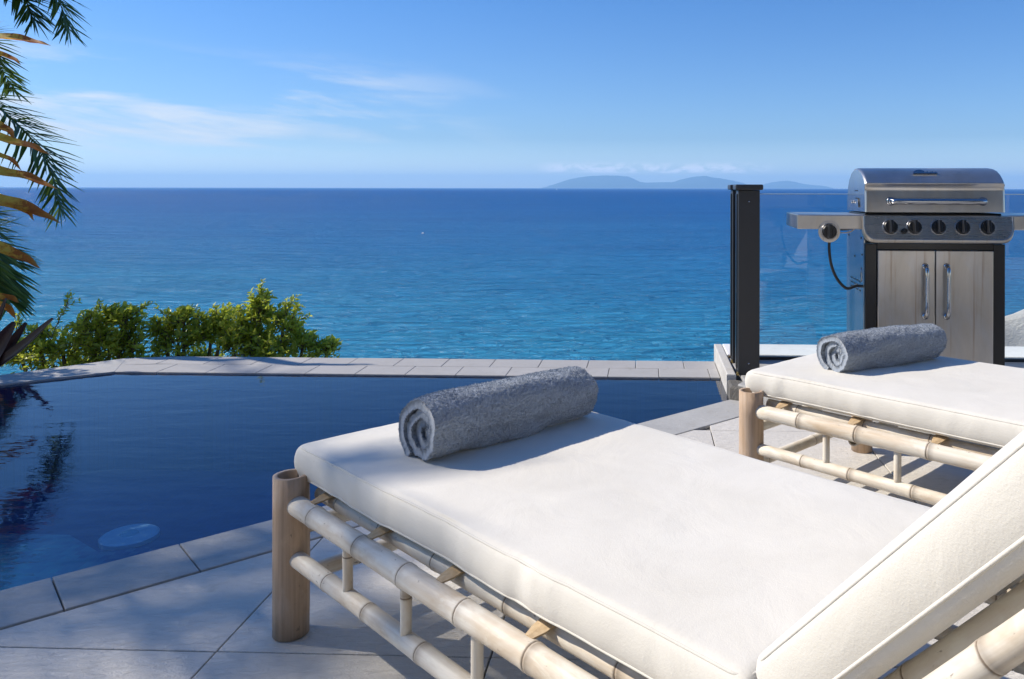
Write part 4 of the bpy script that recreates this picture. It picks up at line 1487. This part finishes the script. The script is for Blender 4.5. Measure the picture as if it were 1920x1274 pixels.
make_shrub(at(510, 960, YS), [(470, 620, 42, 42, 85), (487, 588, 24, 34, 55), (530, 612, 36, 30, 60), (500, 655, 70, 40, 120), (566, 652, 44, 24, 60), (612, 662, 26, 16, 30), (520, 690, 110, 24, 110), (440, 650, 34, 36, 55)],
           [(484, 590, 486, 538, 0), (494, 590, 502, 560, .05), (525, 605, 553, 562, 0), (548, 600, 556, 575, .05), (600, 660, 638, 644, 0), (585, 645, 596, 634, 0), (460, 600, 446, 582, 0)], YS, 23,
           'tallest green shrub at the right of the row, with a pointed leafy spire')


tag(prism('planting_bed', [LO[4] + Vector((-.02, .02)), LO[1] + Vector((-.02, .02)), LO[0] + Vector((-.10, .06)), Vector((-3.6, 5.3)), Vector((-13, 5.4)), Vector((-13, 2.4))], -1.9, -.26, M['earth'], None, .05), kind='structure')
make_shrub(Vector((-4.72, 4.78, -.27)), [(-350, 330, 110, 90, 60), (-300, 440, 110, 90, 55), (-400, 410, 120, 110, 60), (-330, 560, 150, 110, 70), (-330, 215, 90, 90, 50)],
           [(-330, 240, -300, 120, 0), (-380, 320, -430, 200, 0)], 4.78, 31, 'unseen leafy shrub in the planting bed, added left of the pool to shade its coping')  # out-of-view shrub added to cast shade on the left coping


# pale boulder beyond the ledge
def boulder(loc, dims, seed, label):
    bm = bmesh.new()
    bmesh.ops.create_icosphere(bm, subdivisions=5, radius=1)
    P = np.array([v.co[:] for v in bm.verts])
    n = .55 * (vnoise(P * 1.3, seed) - .5) + .28 * (vnoise(P * 3.1 * np.array([.6, 1, 2.2]), seed + 1) - .5) + .12 * (vnoise(P * np.array([4, 5, 14]), seed + 2) - .5)
    P = P * (1 + n)[:, None] * np.array(dims)
    P[:, 2] -= P[:, 2].min()
    for v, p in zip(bm.verts, P): v.co = p
    me = bpy.data.meshes.new('boulder'); bm.to_mesh(me); bm.free()
    me.materials.append(M['rock'])
    return tag(obj('boulder', me, None, loc), label, 'rock')


boulder((3.55, 5.85, -1.7), (1.35, .5, .86), 8, 'bleached rough boulder seen through the glass beyond the white ledge')


# ------------------------------------------------------------------ boats on the sea
def make_boat():
    D = 5600.0
    P = empty('sailing_boat', ((1044 - CX) * D / F, D, SEA_Z))
    tag(P, 'tiny white sailing boat far out on the sea near the island', 'boat')
    rows = []
    for t in np.linspace(0, 1, 9):
        w = 1.5 * math.sin(math.pi * min(.99, .25 + .75 * t)) + .05
        x = (t - .5) * 10
        rows.append([(x, -w, 1.2), (x, -w * .7, .2), (x, 0, -.5), (x, w * .7, .2), (x, w, 1.2)])
    wm = plain('boat_white', (.8, .8, .8), .4)
    loft('hull', rows, wm, P)
    tube('mast', [(.5, 0, 0), (.5, 0, 13)], .09, wm, P, 8)
    obj('sail', mesh('sail', [(.3, 0, 2), (-4.2, .5, 2.2), (.3, 0, 12.6), (.3, .06, 2), (-4.2, .56, 2.2), (.3, .06, 12.6)], [(0, 1, 2), (5, 4, 3), (0, 3, 4, 1), (1, 4, 5, 2), (2, 5, 3, 0)], wm), P)


make_boat()
D = F * (CH - SEA_Z) / (439 - CY)
by = empty('mooring_buoy', ((793 - CX) * D / F, D, SEA_Z))
tag(by, 'small white mooring buoy floating alone on the open sea', 'buoy')
bw = plain('buoy_white', (.82, .82, .80), .4)
obj('float', mesh('float', *tube_geo([(0, 0, -.25), (0, 0, -.1), (0, 0, .15), (0, 0, .32), (0, 0, .38)], [.15, .33, .34, .2, .06], 16), bw, True), by)
tube('ring', [(0, 0, .36), (.05, 0, .44), (0, 0, .52), (-.05, 0, .44), (0, 0, .36)], .012, M['chrome'], by, 6)


# ------------------------------------------------------------------ the house behind the terrace (seen only as reflections)
def make_house():
    Hs = empty('villa', (0, -4.0, 0))
    tag(Hs, 'beige rendered villa with glazed doors behind the deck', 'house')
    zb = -.02
    segs = [(-8, -5.2), (-2.6, -1.4), (1.6, 3.0), (5.6, 8)]
    for a, b in segs: box('wall', (a, -.3, zb), (b, 0, 2.6), M['house_wall'], Hs, .01)
    box('lintel', (-8, -.3, 2.602), (8, 0, 3.1), M['house_wall'], Hs, .01)
    for a, b in ((-5.2, -2.6), (-1.4, 1.6), (3.0, 5.6)):
        gd = box('glazed_door', (a + .003, -.2, zb), (b - .003, -.16, 2.598), plain('door_glass_dark', (.03, .035, .04), .08), Hs, 0)
        for k in range(3):
            x = (k - 1) * ((b - a) / 2 - .03)
            box('frame', (x - .03, .021, .0), (x + .03, .06, 2.61), M['dark_metal'], gd, .003)
    for k, (a, b) in enumerate(((-8, -4.6), (-2.8, -.9), (.9, 2.8), (4.6, 8))): box('wall', (a, -.3, 3.102), (b, -.002, 5.0), M['house_wall'], Hs, .01)
    for a, b in ((-4.6, -2.8), (-.9, .9), (2.8, 4.6)):
        box('window', (a + .003, -.2, 3.103), (b - .003, -.15, 4.998), plain('window_glass_dark', (.03, .035, .04), .08), Hs, 0)
    box('parapet', (-8, -.3, 5.002), (8, -.001, 5.9), M['house_wall'], Hs, .01)
    box('roof', (-8.6, -3, 5.902), (8.6, .9, 6.08), M['white_render'], Hs, .02)


make_house()

# ------------------------------------------------------------------ haze
HZ = (-52000, -300, SEA_Z - 18, 52000, 47200, 690)
hm = bpy.data.materials.new('sea_haze')
hm.use_nodes = True
ht = hm.node_tree
for n in list(ht.nodes):
    if n.type == 'BSDF_PRINCIPLED': ht.nodes.remove(n)
hv = ht.nodes.new('ShaderNodeVolumePrincipled')
hv.inputs['Color'].default_value = (.40, .72, 1.0, 1)
hv.inputs['Density'].default_value = 4.1e-5
hv.inputs['Anisotropy'].default_value = .1
ht.links.new(hv.outputs[0], ht.nodes['Material Output'].inputs['Volume'])
x0, y0, z0, x1, y1, z1 = HZ
hz = mesh('haze', [(x0, y0, z0), (x1, y0, z0), (x1, y1, z0), (x0, y1, z0), (x0, y0, z1), (x1, y0, z1), (x1, y1, z1), (x0, y1, z1)],
          [(0, 3, 2, 1), (4, 5, 6, 7), (0, 1, 5, 4), (1, 2, 6, 5), (2, 3, 7, 6), (3, 0, 4, 7)], hm)
tag(obj('haze', hz), 'thin blue sea haze between the terrace and the islands', 'haze', kind='stuff')
